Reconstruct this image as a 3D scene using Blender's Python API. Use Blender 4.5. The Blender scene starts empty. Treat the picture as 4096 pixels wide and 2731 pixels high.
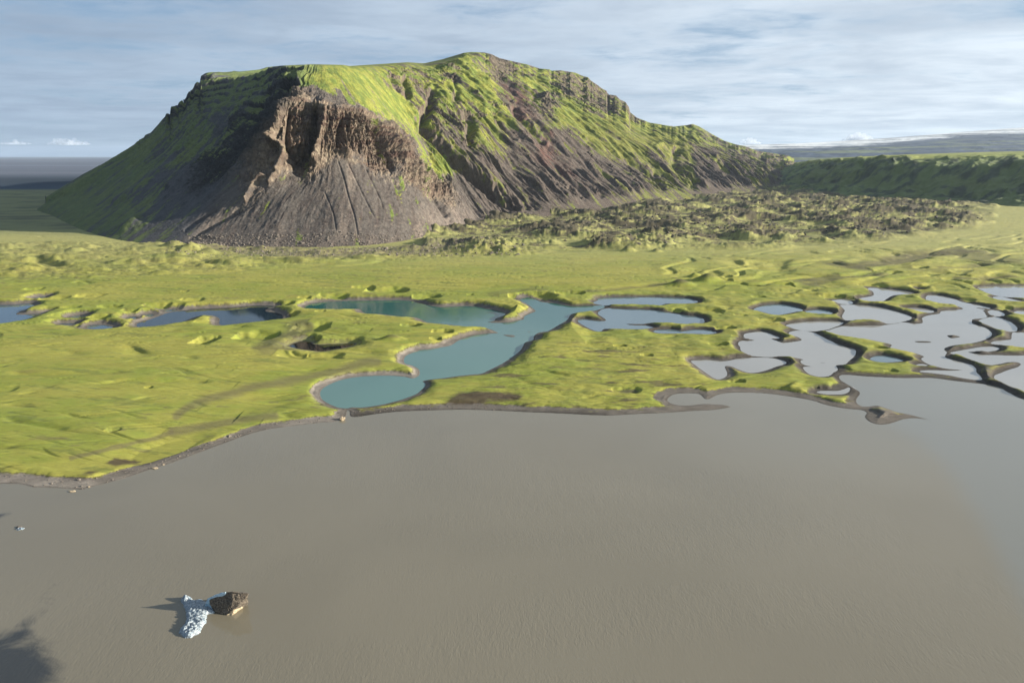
import bpy, bmesh, math, random
import numpy as np
from mathutils import Vector, Euler
R = math.radians
C = bpy.context.scene.collection
S = bpy.context.scene

# ------------------------------------------------------------------ camera, sky, sun, exposure
H = 120.0
PITCH = R(15.27)
F, CX, CY = 2730.7, 2048.0, 1365.5            # photograph pixels (4096 wide), 24 mm lens
cam_d = bpy.data.cameras.new("camera"); cam = bpy.data.objects.new("camera", cam_d); C.objects.link(cam)
cam.location = (0, 0, H); cam.rotation_euler = (math.pi/2 - PITCH, 0, 0)
cam_d.lens = 24; cam_d.sensor_width = 36; cam_d.clip_start = 0.5; cam_d.clip_end = 120000
S.camera = cam

SUN_EL, SUN_AZ = 15.0, 96.0                    # azimuth clockwise from +Y (view direction)
sun_dir = Vector((math.sin(R(SUN_AZ))*math.cos(R(SUN_EL)), math.cos(R(SUN_AZ))*math.cos(R(SUN_EL)), math.sin(R(SUN_EL))))
sl = bpy.data.lights.new("sun", 'SUN'); sl.energy = 5.0; sl.angle = R(0.5); sl.color = (1.0, 0.90, 0.74)
so = bpy.data.objects.new("sun", sl); C.objects.link(so); so.location = (500, 0, 400)
so.rotation_euler = sun_dir.to_track_quat('Z', 'Y').to_euler()
S.view_settings.view_transform = 'Standard'; S.view_settings.look = 'None'
S.view_settings.exposure = 1.62; S.view_settings.gamma = 1.0

# small node helper
class NT:
    def __init__(s, tree): s.t = tree; s.n = tree.nodes; s.l = tree.links
    def new(s, typ, **kw):
        n = s.n.new(typ)
        for k, v in kw.items():
            if k == 'ins':
                for a, b in v.items(): s.put(n, a, b)
            else: setattr(n, k, v)
        return n
    def put(s, n, a, b):
        if isinstance(b, bpy.types.NodeSocket): s.l.new(b, n.inputs[a])
        else: n.inputs[a].default_value = b
    def math(s, op, a, b=0.0, c=0.0, clamp=False):
        n = s.n.new('ShaderNodeMath'); n.operation = op; n.use_clamp = clamp
        s.put(n, 0, a); s.put(n, 1, b); s.put(n, 2, c); return n.outputs[0]
    def noise(s, vec, scale, detail=4.0, rough=0.55, dist=0.0, dim='3D'):
        n = s.n.new('ShaderNodeTexNoise'); n.noise_dimensions = dim
        if vec is not None: s.l.new(vec, n.inputs['Vector'])
        n.inputs['Scale'].default_value = scale; n.inputs['Detail'].default_value = detail
        n.inputs['Roughness'].default_value = rough; n.inputs['Distortion'].default_value = dist
        return n.outputs['Fac']
    def ramp(s, fac, lo, hi, a=0.0, b=1.0, smooth=True):
        n = s.n.new('ShaderNodeMapRange'); n.interpolation_type = 'SMOOTHSTEP' if smooth else 'LINEAR'
        s.put(n, 0, fac); s.put(n, 1, lo); s.put(n, 2, hi); s.put(n, 3, a); s.put(n, 4, b); return n.outputs[0]
    def mix(s, fac, a, b, mode='MIX'):
        n = s.n.new('ShaderNodeMix'); n.data_type = 'RGBA'; n.blend_type = mode
        s.put(n, 0, fac); s.put(n, 6, a); s.put(n, 7, b); return n.outputs[2]

world = bpy.data.worlds.new("World"); S.world = world; world.use_nodes = True
W = NT(world.node_tree); W.n.clear()
wo = W.new('ShaderNodeOutputWorld'); bg = W.new('ShaderNodeBackground')
sky = W.new('ShaderNodeTexSky', sky_type='NISHITA', sun_disc=False, sun_elevation=R(SUN_EL), sun_rotation=R(SUN_AZ))
sky.altitude = 100; sky.air_density = 1.0; sky.dust_density = 0.6; sky.ozone_density = 2.0
tc = W.new('ShaderNodeTexCoord'); sep = W.new('ShaderNodeSeparateXYZ'); W.l.new(tc.outputs['Generated'], sep.inputs[0])
zz = W.math('MAXIMUM', sep.outputs[2], 0.0); den = W.math('ADD', zz, 0.05)
px = W.math('DIVIDE', sep.outputs[0], den); py = W.math('DIVIDE', sep.outputs[1], den)
cmb = W.new('ShaderNodeCombineXYZ'); W.put(cmb, 0, px); W.put(cmb, 1, W.math('MULTIPLY', py, 1.25)); 
pv = cmb.outputs[0]
big = W.noise(pv, 0.33, 3, 0.5, 0.3); mid = W.noise(pv, 1.1, 7, 0.62, 0.6); fine = W.noise(pv, 4.5, 4, 0.6, 0.3)
dens = W.math('ADD', W.math('MULTIPLY', big, 0.75), W.math('ADD', W.math('MULTIPLY', mid, 0.75), W.math('MULTIPLY', fine, 0.24)))
mask = W.ramp(W.math('ADD', dens, W.math('MULTIPLY', sep.outputs[0], 0.07)), 0.59, 0.92)
thick = W.ramp(W.math('ADD', W.math('MULTIPLY', mid, .5), W.math('MULTIPLY', W.noise(pv, 0.6, 5, .55, .5), .6)), 0.38, 0.76)
sunside = W.ramp(sep.outputs[0], -0.65, 0.75)
# cloud light and dark tones, brighter towards the sun
c_dark = W.mix(sunside, (2.6, 3.4, 4.5, 1), (4.6, 5.4, 6.3, 1))
c_lite = W.mix(sunside, (3.7, 4.7, 5.9, 1), (7.4, 8.2, 8.9, 1))
cloud = W.mix(thick, c_lite, c_dark)
skyc = W.mix(W.math('MULTIPLY', W.ramp(zz, 0.0, 0.35, 0.75, 0.45), 1.0), sky.outputs[0], W.mix(sunside, (1.6, 2.75, 4.6, 1), (3.0, 4.3, 6.0, 1)))
tot = W.mix(W.math('MULTIPLY', mask, W.ramp(zz, 0.0, 0.05, 0.6, 0.95)), skyc, cloud)
W.l.new(tot, bg.inputs[0]); bg.inputs[1].default_value = 0.036
W.l.new(bg.outputs[0], wo.inputs[0])
bg.inputs[1].default_value = 0.039

# ------------------------------------------------------------------ projection between photograph pixels and the world
cp, sp = math.cos(PITCH), math.sin(PITCH)
def ray(px, py):
    px = np.asarray(px, float); py = np.asarray(py, float)
    a = (px-CX)/F; b = -(py-CY)/F
    return a, cp + b*sp, -sp + b*cp
def on_plane(px, py, z=0.0):
    a, y, c = ray(px, py); t = (z-H)/c
    return a*t, y*t
def at_y(px, py, Y):
    a, y, c = ray(px, py); t = Y/y
    return a*t, Y, H + c*t
def to_px(x, y, z):
    dz = z-H; f = y*cp - dz*sp; u = y*sp + dz*cp
    f = np.maximum(f, 1e-3)
    return CX + F*x/f, CY - F*u/f
K2 = 4096/2352.0
CROP = {'A': (0, 1000, 1.68), 'B': (1000, 1000, 1.68), 'C': (2000, 1000, 1.68), 'D': (2900, 1000, 1.96),
        'M1': (0, 100, 1.68), 'M2': (900, 200, 1.96), 'M3': (1700, 200, 1.96), 'M4': (2700, 400, 1.6848), 'S': (0, 0, 1.0), 'K': (0, 0, 1/K2)}
def src(crop, pts):
    x0, y0, s = CROP[crop]; p = np.array(pts, float).reshape(-1, 2)
    return np.stack([x0 + p[:, 0]/s, y0 + p[:, 1]/s], 1)

# ------------------------------------------------------------------ noise in numpy
_rg = np.random.default_rng(7); _ga = _rg.random((256, 256))*2*np.pi
_GX = (np.cos(_ga)*1.5).astype(np.float32).ravel(); _GY = (np.sin(_ga)*1.5).astype(np.float32).ravel()
def pn(x, y, seed=0):
    x = np.asarray(x, np.float64)+seed*37.37; y = np.asarray(y, np.float64)+seed*19.73
    x0 = np.floor(x); y0 = np.floor(y); fx = (x-x0).astype(np.float32); fy = (y-y0).astype(np.float32)
    a = x0.astype(np.int32) & 255; b = y0.astype(np.int32) & 255; a1 = (a+1) & 255; b1 = ((b+1) & 255) << 8; b = b << 8
    u = fx*fx*fx*(fx*(fx*6-15)+10); v = fy*fy*fy*(fy*(fy*6-15)+10)
    def g(k, dx, dy): return _GX.take(k)*dx + _GY.take(k)*dy
    p = g(a | b, fx, fy); n0 = p+(g(a1 | b, fx-1, fy)-p)*u; p = g(a | b1, fx, fy-1); n1 = p+(g(a1 | b1, fx-1, fy-1)-p)*u
    return (n0+(n1-n0)*v).astype(np.float64)
def fbm(x, y, o=4, seed=0, gain=0.5):
    s = 0; a = 1; t = 0
    for i in range(o):
        s = s + a*pn(x*2**i, y*2**i, seed+i*17); t += a; a *= gain
    return s/t
def ridged(x, y, o=4, seed=0, gain=0.5):
    s = 0; a = 1; t = 0
    for i in range(o):
        s = s + a*(1-np.abs(pn(x*2**i, y*2**i, seed+i*17))*2); t += a; a *= gain
    return s/t
def ss(a, b, x):
    t = np.clip((x-a)/(b-a), 0, 1); return t*t*(3-2*t)
def lerp(a, b, t): return a + (b-a)*t

def catmull(p, n=4, closed=True):
    m = len(p); out = []
    for i in range(m if closed else m-1):
        if closed: a, b, c, d = p[(i-1) % m], p[i], p[(i+1) % m], p[(i+2) % m]
        else: a, b, c, d = p[max(i-1, 0)], p[i], p[i+1], p[min(i+2, m-1)]
        for k in range(n):
            t = k/n
            out.append(0.5*((2*b)+(-a+c)*t+(2*a-5*b+4*c-d)*t*t+(-a+3*b-3*c+d)*t**3))
    if not closed: out.append(p[-1])
    return np.array(out)
def sdist(P, poly, closed=True):
    """signed distance, negative inside"""
    X = np.ascontiguousarray(P[:, 0]); Y = np.ascontiguousarray(P[:, 1])
    best = np.full(len(X), 1e12); inside = np.zeros(len(X), bool); m = len(poly)
    for i in range(m if closed else m-1):
        ax, ay = poly[i]; bx, by = poly[(i+1) % m]; ex, ey = bx-ax, by-ay; L = ex*ex+ey*ey
        if L < 1e-9: continue
        wx = X-ax; wy = Y-ay; t = np.clip((wx*ex+wy*ey)*(1/L), 0, 1)
        wx -= t*ex; wy -= t*ey; best = np.minimum(best, wx*wx+wy*wy)
        if closed and ay != by:
            k = np.nonzero((Y < max(ay, by)) & (Y >= min(ay, by)))[0]
            if len(k): inside[k] ^= X[k] < ax+(Y[k]-ay)*(ex/ey)
    d = np.sqrt(best)
    return np.where(inside, -d, d) if closed else d

def grid_mesh(name, X, Y, Z, col=None, mat=None, attrs=None, flip=False):
    nr, nc = X.shape
    co = np.empty((nr*nc, 3), np.float32); co[:, 0] = X.ravel(); co[:, 1] = Y.ravel(); co[:, 2] = Z.ravel()
    me = bpy.data.meshes.new(name); me.vertices.add(nr*nc); me.vertices.foreach_set('co', co.ravel())
    i = np.arange((nr-1)*(nc-1)); r = i//(nc-1); c = i % (nc-1); b = r*nc+c
    q = np.stack([b, b+1, b+nc+1, b+nc], 1)
    if flip: q = q[:, ::-1]
    me.loops.add(q.size); me.loops.foreach_set('vertex_index', q.ravel().astype(np.int32))
    me.polygons.add(len(q)); me.polygons.foreach_set('loop_start', (np.arange(len(q))*4).astype(np.int32))
    me.polygons.foreach_set('loop_total', np.full(len(q), 4, np.int32))
    me.polygons.foreach_set('use_smooth', np.ones(len(q), bool))
    me.update(calc_edges=True)
    if col is not None:
        a = me.color_attributes.new('Col', 'FLOAT_COLOR', 'POINT')
        rgba = np.ones((nr*nc, 4), np.float32); rgba[:, :3] = col.reshape(-1, 3); a.data.foreach_set('color', rgba.ravel())
    for k, v in (attrs or {}).items():
        a = me.attributes.new(k, 'FLOAT', 'POINT'); a.data.foreach_set('value', v.ravel().astype(np.float32))
    ob = bpy.data.objects.new(name, me); C.objects.link(ob)
    if mat: me.materials.append(mat)
    return ob

# ------------------------------------------------------------------ materials
def land_material(name, s1, s2, bump=0.6, bdist=1.0, stretch=(1, 1, 1), var=0.35):
    m = bpy.data.materials.new(name); m.use_nodes = True; N = NT(m.node_tree); N.n.clear()
    out = N.new('ShaderNodeOutputMaterial'); b = N.new('ShaderNodeBsdfPrincipled')
    ca = N.new('ShaderNodeVertexColor', layer_name='Col'); ra = N.new('ShaderNodeAttribute', attribute_name='rough')
    g = N.new('ShaderNodeNewGeometry')
    mp = N.new('ShaderNodeMapping'); mp.inputs['Scale'].default_value = stretch; N.l.new(g.outputs['Position'], mp.inputs[0])
    v = mp.outputs[0]
    n1 = N.noise(v, s1, 6, 0.65); n2 = N.noise(v, s2, 5, 0.7)
    f = N.math('ADD', N.math('MULTIPLY', N.math('SUBTRACT', n1, 0.5), 1.2*var), N.math('MULTIPLY', N.math('SUBTRACT', n2, 0.5), 2.2*var))
    f = N.math('ADD', f, 1.0)
    n3 = N.noise(v, (s1*s2)**.5, 4, 0.6); f = N.math('ADD', f, N.math('MULTIPLY', N.math('SUBTRACT', n3, 0.5), 1.5*var))
    hs = N.new('ShaderNodeHueSaturation'); N.l.new(ca.outputs[0], hs.inputs['Color']); N.put(hs, 'Value', f)
    N.put(hs, 'Hue', N.ramp(n1, 0.25, 0.75, 0.488, 0.512, False))
    N.l.new(hs.outputs[0], b.inputs['Base Color'])
    b.inputs['Roughness'].default_value = 0.95; b.inputs['Specular IOR Level'].default_value = 0.15
    bp = N.new('ShaderNodeBump'); bp.inputs['Distance'].default_value = bdist
    N.put(bp, 'Strength', N.math('MULTIPLY', ra.outputs['Fac'], bump))
    N.put(bp, 'Height', N.math('ADD', N.math('MULTIPLY', n1, 0.8), N.math('MULTIPLY', n2, 0.5)))
    N.l.new(bp.outputs[0], b.inputs['Normal']); N.l.new(b.outputs[0], out.inputs[0])
    return m
M_ground = land_material('moss_and_gravel', 0.13, 1.0, 0.6, 1.2, (0.38, 1.5, 1), 0.34)
M_mount = land_material('mountain_rock_and_moss', 0.05, 0.33, 0.95, 3.2, (1, 1, 0.8), .75)
M_far = land_material('far_land', 0.004, 0.02, 0.6, 12, (1, 1, 2.0), 0.35)

def water_material(name, col, rough=0.06, wave=0.25, far_col=None, scale=0.5, big_lake=False, ior=1.33):
    m = bpy.data.materials.new(name); m.use_nodes = True; N = NT(m.node_tree); N.n.clear()
    out = N.new('ShaderNodeOutputMaterial'); b = N.new('ShaderNodeBsdfPrincipled')
    g = N.new('ShaderNodeNewGeometry'); pos = g.outputs['Position']
    n0 = N.noise(pos, 0.012, 4, 0.5, 0.5)
    c = N.mix(N.ramp(n0, 0.3, 0.7), (*[x*0.95 for x in col], 1), (*[x*1.05 for x in col], 1))
    st = None
    if big_lake:
        dk = N.new('ShaderNodeAttribute', attribute_name='dark_patch').outputs['Fac']
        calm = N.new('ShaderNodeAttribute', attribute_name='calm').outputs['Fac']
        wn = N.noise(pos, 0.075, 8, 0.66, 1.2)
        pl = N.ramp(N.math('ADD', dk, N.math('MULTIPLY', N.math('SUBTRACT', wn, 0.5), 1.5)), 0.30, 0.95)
        c = N.mix(N.math('MULTIPLY', calm, .5), c, (0.125, 0.142, 0.145, 1))  # calm zone's bluish sky reflection put into the body colour
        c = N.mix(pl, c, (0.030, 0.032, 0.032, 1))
        st = N.math('MULTIPLY', N.math('SUBTRACT', 1.0, N.math('MULTIPLY', calm, 0.9)), wave)
    elif far_col:
        sp_ = N.new('ShaderNodeSeparateXYZ'); N.l.new(pos, sp_.inputs[0])
        c = N.mix(N.ramp(N.math('ADD', sp_.outputs[1], N.math('MULTIPLY', n0, 120.0)), 430.0, 640.0), c, (*far_col, 1))  # nearer water greyed in colour for sky sheen, further water teal
    N.l.new(c, b.inputs['Base Color']); b.inputs['Roughness'].default_value = rough; b.inputs['IOR'].default_value = ior
    mp = N.new('ShaderNodeMapping'); mp.inputs['Scale'].default_value = (2.1, 0.8, 1); mp.inputs['Rotation'].default_value = (0, 0, R(-12)); N.l.new(pos, mp.inputs[0])
    wv = N.noise(mp.outputs[0], scale, 3, 0.55, 0.8); wv2 = N.noise(mp.outputs[0], scale*0.22, 2, 0.5)
    mq = N.new('ShaderNodeMapping'); mq.inputs['Scale'].default_value = (.35, 1.3, 1); mq.inputs['Rotation'].default_value = (0, 0, R(14)); N.l.new(pos, mq.inputs[0])
    patch = N.ramp(N.noise(mq.outputs[0], 0.02, 4, .6, .8), 0.36, 0.62, 0.2, 1.15)
    bp = N.new('ShaderNodeBump'); bp.inputs['Distance'].default_value = 0.35
    N.put(bp, 'Strength', N.math('MULTIPLY', patch, st if st is not None else wave))
    N.put(bp, 'Height', N.math('ADD', wv, N.math('MULTIPLY', wv2, 0.7)))
    N.l.new(bp.outputs[0], b.inputs['Normal']); N.l.new(b.outputs[0], out.inputs[0])
    return m

# ------------------------------------------------------------------ the water outlines (traced waterlines on the plane z = 0)
lake_line = np.array([(-700,1990),(-350,1950),(-120,1936),(0,1934),(56,1934),(93,1937),(135,1948),(225,1951),(320,1957),(348,1951),(382,1943),(449,1926),(517,1906),(579,1884),(624,1870),
 (684,1851),(774,1818),(893,1774),(982,1741),(1071,1717),(1190,1701),(1280,1690),(1321,1688),(1357,1681),(1381,1668),(1388,1645),(1398,1645),(1402,1664),(1429,1667),(1506,1655),(1595,1646),(1714,1641),(1863,1638),(2012,1643),(2131,1649),
 (2238,1653),(2357,1659),(2446,1661),(2536,1656),(2655,1651),(2774,1643),(2863,1638),(2911,1630),(2920,1626),(2893,1619),(2845,1616),(2804,1616),(2762,1621),(2714,1620),(2685,1613),(2670,1601),
 (2679,1586),(2702,1576),(2738,1573),(2774,1573),(2798,1577),(2810,1586),(2821,1595),(2839,1595),(2854,1586),(2881,1576),(2929,1570),(3000,1570),(3071,1574),(3161,1586),(3250,1602),(3308,1620),(3385,1634),(3441,1639),
 (3466,1650),(3459,1668),(3477,1686),(3512,1697),(3553,1695),(3584,1686),(3614,1676),(3655,1672),(3696,1676),(3727,1681),(3686,1670),(3640,1658),(3589,1648),(3548,1633),(3512,1622),(3477,1625),
 (3451,1625),(3428,1612),(3428,1594),(3441,1571),(3420,1554),(3390,1536),(3364,1520),(3359,1503),(3385,1499),(3461,1505),(3538,1509),(3614,1512),(3691,1511),(3742,1513),(3818,1523),(3895,1532),
 (3961,1540),(4002,1551),(4022,1564),(4063,1584),(4096,1599),(4250,1660),(4500,1750),(4900,1850)], float)
LAG = ('B', [(650,1062),(600,1058),(560,1045),(520,1025),(490,1005),(475,980),(472,955),(490,930),(530,905),(590,880),(660,862),(750,850),(850,845),(950,845),(1040,852),(1090,862),(1130,848),(1143,825),
 (1135,800),(1110,785),(1080,772),(1045,762),(1035,740),(1045,715),(1080,695),(1120,682),(1145,672),(1200,668),(1280,655),(1350,640),(1400,610),(1450,590),(1520,572),(1600,562),(1665,558),(1640,542),
 (1600,528),(1540,522),(1480,522),(1420,510),(1330,500),(1250,492),(1190,485),(1150,465),(1110,452),(1000,445),(900,432),(780,425),(740,398),(700,395),(600,398),(500,396),(385,392),(370,384),(400,365),(480,352),
 (600,345),(750,342),(900,340),(1000,338),(1080,345),(1150,360),(1220,378),(1280,385),(1360,382),(1440,378),(1520,382),(1580,395),(1640,405),(1700,420),(1715,432),(1690,445),(1650,460),(1640,475),
 (1595,485),(1660,490),(1740,488),(1800,475),(1840,465),(1845,445),(1890,425),(1920,410),(1900,390),(1860,360),(1815,338),(1835,325),(1870,320),(1920,335),(1960,350),(2050,360),(2150,378),(2240,378),
 (2320,375),(2375,375),(2382,386),(2355,396),(2310,408),(2230,418),(2160,430),(2130,470),(2080,500),(2030,530),(2000,545),(1940,555),(1910,575),(1900,605),(1850,620),(1835,645),(1810,680),(1760,720),(1700,760),
 (1620,800),(1560,828),(1500,835),(1400,845),(1300,860),(1220,868),(1160,880),(1175,895),(1175,915),(1150,940),(1120,965),(1060,990),(980,1015),(900,1035),(820,1048),(740,1057),(690,1055),(665,1060)])
G_BIG = [(1575,385),(1590,355),(1650,352),(1730,365),(1800,385),(1850,405),(1920,420),(2000,432),(2060,445),(2080,460),(2045,466),(2030,478),(2060,510),(2050,525),(2020,535),(1970,538),(1937,546),
 (1935,575),(1980,592),(2040,612),(2080,640),(2090,665),(2060,690),(2000,715),(1900,735),(1800,745),(1740,760),(1715,780),(1738,803),(1722,838),(1780,860),(1860,880),(1930,900),(1965,930),
 (1970,958),(2000,990),(2012,1016),(1950,1015),(1850,1000),(1750,980),(1620,963),(1530,953),(1560,944),(1650,942),(1760,946),(1868,940),(1750,930),(1640,910),(1570,880),(1540,852),(1560,832),(1480,805),
 (1430,795),(1350,780),(1300,762),(1310,748),(1290,735),(1200,715),(1100,697),(1000,685),(900,672),(850,655),(790,634),(820,628),(870,610),(930,597),(1000,597),(1130,592),(1240,590),(1350,575),(1390,567),
 (1480,577),(1550,572),(1550,532),(1600,512),(1680,500),(1700,478),(1800,470),(1865,465),(1850,447),(1780,432),(1700,425),(1640,410),(1600,400)]
PONDS = [  # crop, outline, colour key, label for a name
 (*LAG, 'teal'),
 ('A', [(925,515),(930,490),(1000,470),(1080,440),(1150,418),(1280,402),(1400,395),(1550,388),(1650,378),(1750,373),(1850,378),(1800,390),(1780,410),(1830,420),(1880,430),(1900,458),(1820,470),(1700,485),
   (1560,498),(1500,505),(1475,495),(1475,460),(1430,440),(1360,440),(1290,455),(1230,480),(1130,500),(1000,515)], 'dark'),
 ('A', [(-300,385),(-100,372),(0,370),(80,368),(160,362),(210,362),(225,385),(150,405),(105,430),(150,436),(240,430),(330,420),(250,440),(160,470),(80,485),(0,495),(-200,505)], 'blue'),
 ('A', [(230,325),(270,315),(320,316),(290,330),(240,332)], 'blue'), ('A', [(475,450),(520,442),(580,443),(560,452),(490,455)], 'blue'),
 ('A', [(580,515),(620,505),(700,505),(750,515),(755,525),(700,530),(610,528)], 'blue'), ('A', [(860,455),(890,448),(912,452),(900,470),(870,470)], 'blue'),
 ('A', [(960,440),(1000,432),(1030,436),(1010,446),(970,448)], 'blue'), ('A', [(1105,405),(1160,401),(1190,404),(1150,411),(1110,411)], 'blue'), ('A', [(405,496),(490,494),(500,499),(430,501)], 'blue'),
 ('B', [(270,645),(300,625),(350,612),(400,615),(430,635),(520,635),(620,630),(700,628),(690,640),(640,655),(560,668),(480,680),(400,672),(320,662)], 'black'),
 ('C', [(625,355),(660,338),(655,328),(700,322),(850,318),(1000,317),(1150,320),(1250,325),(1310,335),(1328,348),(1300,357),(1200,360),(1120,360),(1090,368),(1050,376),(1010,374),(900,366),(810,370),(740,370),(690,371)], 'slate'),
 ('C', [(660,420),(690,398),(740,392),(820,397),(950,400),(1050,408),(1150,425),(1250,440),(1330,450),(1365,460),(1367,490),(1300,495),(1200,497),(1100,492),(1050,487),(1000,490),(950,497),(850,495),
   (880,505),(980,508),(1020,518),(1025,525),(950,530),(850,530),(720,528),(690,535),(680,545),(650,545),(610,530),(570,510),(530,485),(525,470),(560,465),(640,475),(700,478),(712,468),(690,450),(665,435)], 'slate'),
 ('C', [(1030,545),(1060,537),(1150,535),(1225,546),(1300,535),(1400,540),(1455,555),(1400,565),(1330,562),(1200,560),(1100,560),(1050,555)], 'slate'),
 ('D', [(225,468),(270,445),(340,430),(420,427),(500,435),(570,450),(610,475),(560,482),(500,495),(420,508),(350,500),(280,480)], 'slate'),
 ('D', [(630,480),(680,470),(760,470),(830,480),(845,495),(810,508),(740,502),(670,495)], 'slate'),
 ('D', [(150,660),(200,648),(270,640),(330,648),(380,670),(430,690),(360,693),(400,710),(450,727),(520,722),(600,708),(580,685),(530,668),(500,650),(540,635),(600,632),(650,640),(700,650),(760,680),(820,710),
   (880,735),(950,760),(1010,775),(1025,800),(1010,835),(970,870),(940,895),(870,903),(880,925),(880,945),(850,960),(820,985),(760,993),(700,985),(650,965),(620,935),(620,915),(690,913),(640,905),(600,885),
   (595,865),(620,860),(560,845),(480,832),(420,832),(350,838),(250,833),(180,822),(130,790),(120,760),(105,735),(125,712),(200,712),(232,706),(160,690)], 'grey'),
 ('C', [(1285,745),(1340,740),(1400,738),(1470,745),(1530,745),(1600,730),(1700,724),(1800,724),(1870,735),(1920,752),(1915,765),(1850,785),(1780,810),(1700,825),(1640,815),(1590,795),(1550,780),(1510,780),
   (1520,810),(1525,840),(1500,860),(1470,868),(1440,860),(1400,835),(1350,800),(1310,770)], 'grey'),
 ('D', [(480,590),(550,572),(640,563),(750,558),(860,560),(925,567),(910,585),(860,603),(810,622),(760,630),(690,637),(620,632),(560,622),(510,605)], 'grey'),
 ('D', [(910,430),(1000,430),(1100,435),(1200,445),(1300,470),(1400,500),(1460,525),(1450,545),(1390,562),(1300,578),(1240,572),(1180,560),(1080,550),(1000,555),(950,555),(920,520),(935,490),(940,470),(915,445)], 'grey'),
 ('D', [(830,397),(900,390),(960,392),(1000,410),(990,424),(930,424),(870,413)], 'grey'),
 ('D', [(1050,380),(1110,370),(1165,355),(1160,325),(1120,305),(1150,297),(1250,305),(1350,315),(1450,330),(1480,340),(1400,348),(1320,355),(1270,380),(1240,400),(1180,412),(1110,405)], 'grey'),
 ('D', G_BIG, 'grey'),
 ('D', [(1770,803),(1850,788),(1930,773),(2010,760),(2090,757),(2145,768),(2130,785),(2040,798),(1900,797),(1960,812),(2050,822),(2200,826),(2344,826),(2700,830),(2700,1240),(2344,1105),(2250,1070),(2160,1035),
   (2115,1005),(2120,980),(2170,960),(2240,935),(2300,915),(2320,893),(2290,878),(2220,878),(2150,893),(2060,903),(2000,885),(1920,855),(1840,828),(1790,815)], 'grey'),
 ('D', [(2005,545),(2060,530),(2120,525),(2180,540),(2230,560),(2280,600),(2290,630),(2250,640),(2200,635),(2140,620),(2080,595),(2030,575),(1990,560)], 'grey'),
 ('D', [(2065,480),(2100,470),(2150,480),(2190,503),(2180,518),(2120,518),(2080,505)], 'grey'),
 ('D', [(2085,725),(2150,708),(2240,702),(2250,670),(2260,645),(2300,650),(2344,645),(2700,640),(2700,790),(2344,765),(2250,750),(2180,748),(2110,740)], 'grey'),
 ('D', [(1980,293),(2050,285),(2200,282),(2344,282),(2600,282),(2600,395),(2344,380),(2250,372),(2150,362),(2080,345),(2020,318)], 'grey'),
 ('D', [(2100,370),(2160,367),(2250,385),(2344,402),(2500,405),(2500,422),(2344,418),(2250,410),(2150,395)], 'grey'),
 ('D', [(2265,490),(2300,475),(2344,475),(2500,475),(2500,512),(2344,508),(2300,505)], 'grey'),
 ('D', [(1410,458),(1480,452),(1560,458),(1620,470),(1640,485),(1600,492),(1540,485),(1470,470)], 'grey'),
 ('D', [(1140,850),(1180,830),(1250,830),(1330,845),(1395,865),(1350,875),(1270,880),(1200,875),(1150,862)], 'slate'),
 ('D', [(720,1112),(780,1102),(860,1105),(920,1095),(965,1078),(980,1085),(970,1110),(930,1128),(860,1132),(780,1128)], 'grey'),
 ('D', [(1500,900),(1540,893),(1590,903),(1550,908)], 'grey'), ('D', [(1505,311),(1525,307),(1535,312),(1520,317)], 'grey'),
]
ISLES = [('B', [(1700,570),(1745,570),(1780,575),(1770,585),(1735,582)]), ('D', [(1485,715),(1550,712),(1615,718),(1600,727),(1510,725)]),
 ('D', [(1740,670),(1790,665),(1845,680),(1800,690),(1765,690)]), ('D', [(1960,453),(2010,453),(2070,461),(2060,470),(2020,463)]), ('D', [(2000,462),(2040,480),(2064,508),(2072,520),(2050,516),(2030,486)]),
 ('B', [(1868,548),(1878,547),(1880,552),(1870,553)]), ('D', [(745,881),(780,881),(785,885),(750,885)])]
def world_poly(crop, pts, z=0.0, n=4, smooth=True):
    p = src(crop, pts); x, y = on_plane(p[:, 0], p[:, 1], z); w = np.stack([x, y], 1)
    return catmull(w, n) if smooth else w
lx, ly = on_plane(lake_line[:, 0], lake_line[:, 1]); lake_core = catmull(np.stack([lx, ly], 1), 4, False)
LAKE = np.vstack([lake_core, [(900, 200), (900, -500), (-900, -500), (-900, lake_core[0][1]-5)]])
pond_w = [world_poly(c, p) for c, p, k in PONDS]
isle_w = [world_poly(c, p, 0, 3) for c, p in ISLES]

# ------------------------------------------------------------------ ground height
def zg(x, y):
    side = ss(-650, -50, x)
    return 3.8 + 9*ss(850, 1500, y)*side + 16*ss(1500, 3200, y)*side + 3*ss(-150, -450, x)*ss(420, 250, y)*0

az = np.linspace(-R(50), R(50), 1560)
ang = np.arange(33.0, 2.0, -0.036)
dd = H/np.tan(np.radians(ang)); dd = np.concatenate([dd, np.geomspace(dd[-1]*1.015, 41000, 70)])
DD, AZ = np.meshgrid(dd, az, indexing='ij')
GX = DD*np.tan(AZ); GY = DD.copy()              # straight rows, so spacing stays even across the view
P = np.stack([GX.ravel(), GY.ravel()], 1)
wob = 1.5*fbm(P[:, 0]/10, P[:, 1]/10, 4, 5)
sd = np.full(len(P), 80.0)
def apply_sd(sd, poly, sign, pad=50):
    lo = poly.min(0)-pad; hi = poly.max(0)+pad
    m = (P[:, 0] > lo[0]) & (P[:, 0] < hi[0]) & (P[:, 1] > lo[1]) & (P[:, 1] < hi[1])
    idx = np.nonzero(m)[0]
    if len(idx) == 0: return
    d = sdist(P[idx], poly)
    sd[idx] = np.minimum(sd[idx], d) if sign > 0 else np.maximum(sd[idx], -d)
for w in [LAKE]+pond_w: apply_sd(sd, w, 1)
for w in isle_w: apply_sd(sd, w, -1, 2)
sdw = sd + wob*np.clip(np.abs(sd)/3, 0.15, 0.9)
SDG = sdw.reshape(DD.shape)
gr = np.gradient(SDG, axis=0)/np.maximum(np.gradient(GY, axis=0), 1e-3)
gx_ = np.gradient(SDG, axis=1)/np.maximum(np.gradient(GX, axis=1), 1e-3)
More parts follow.
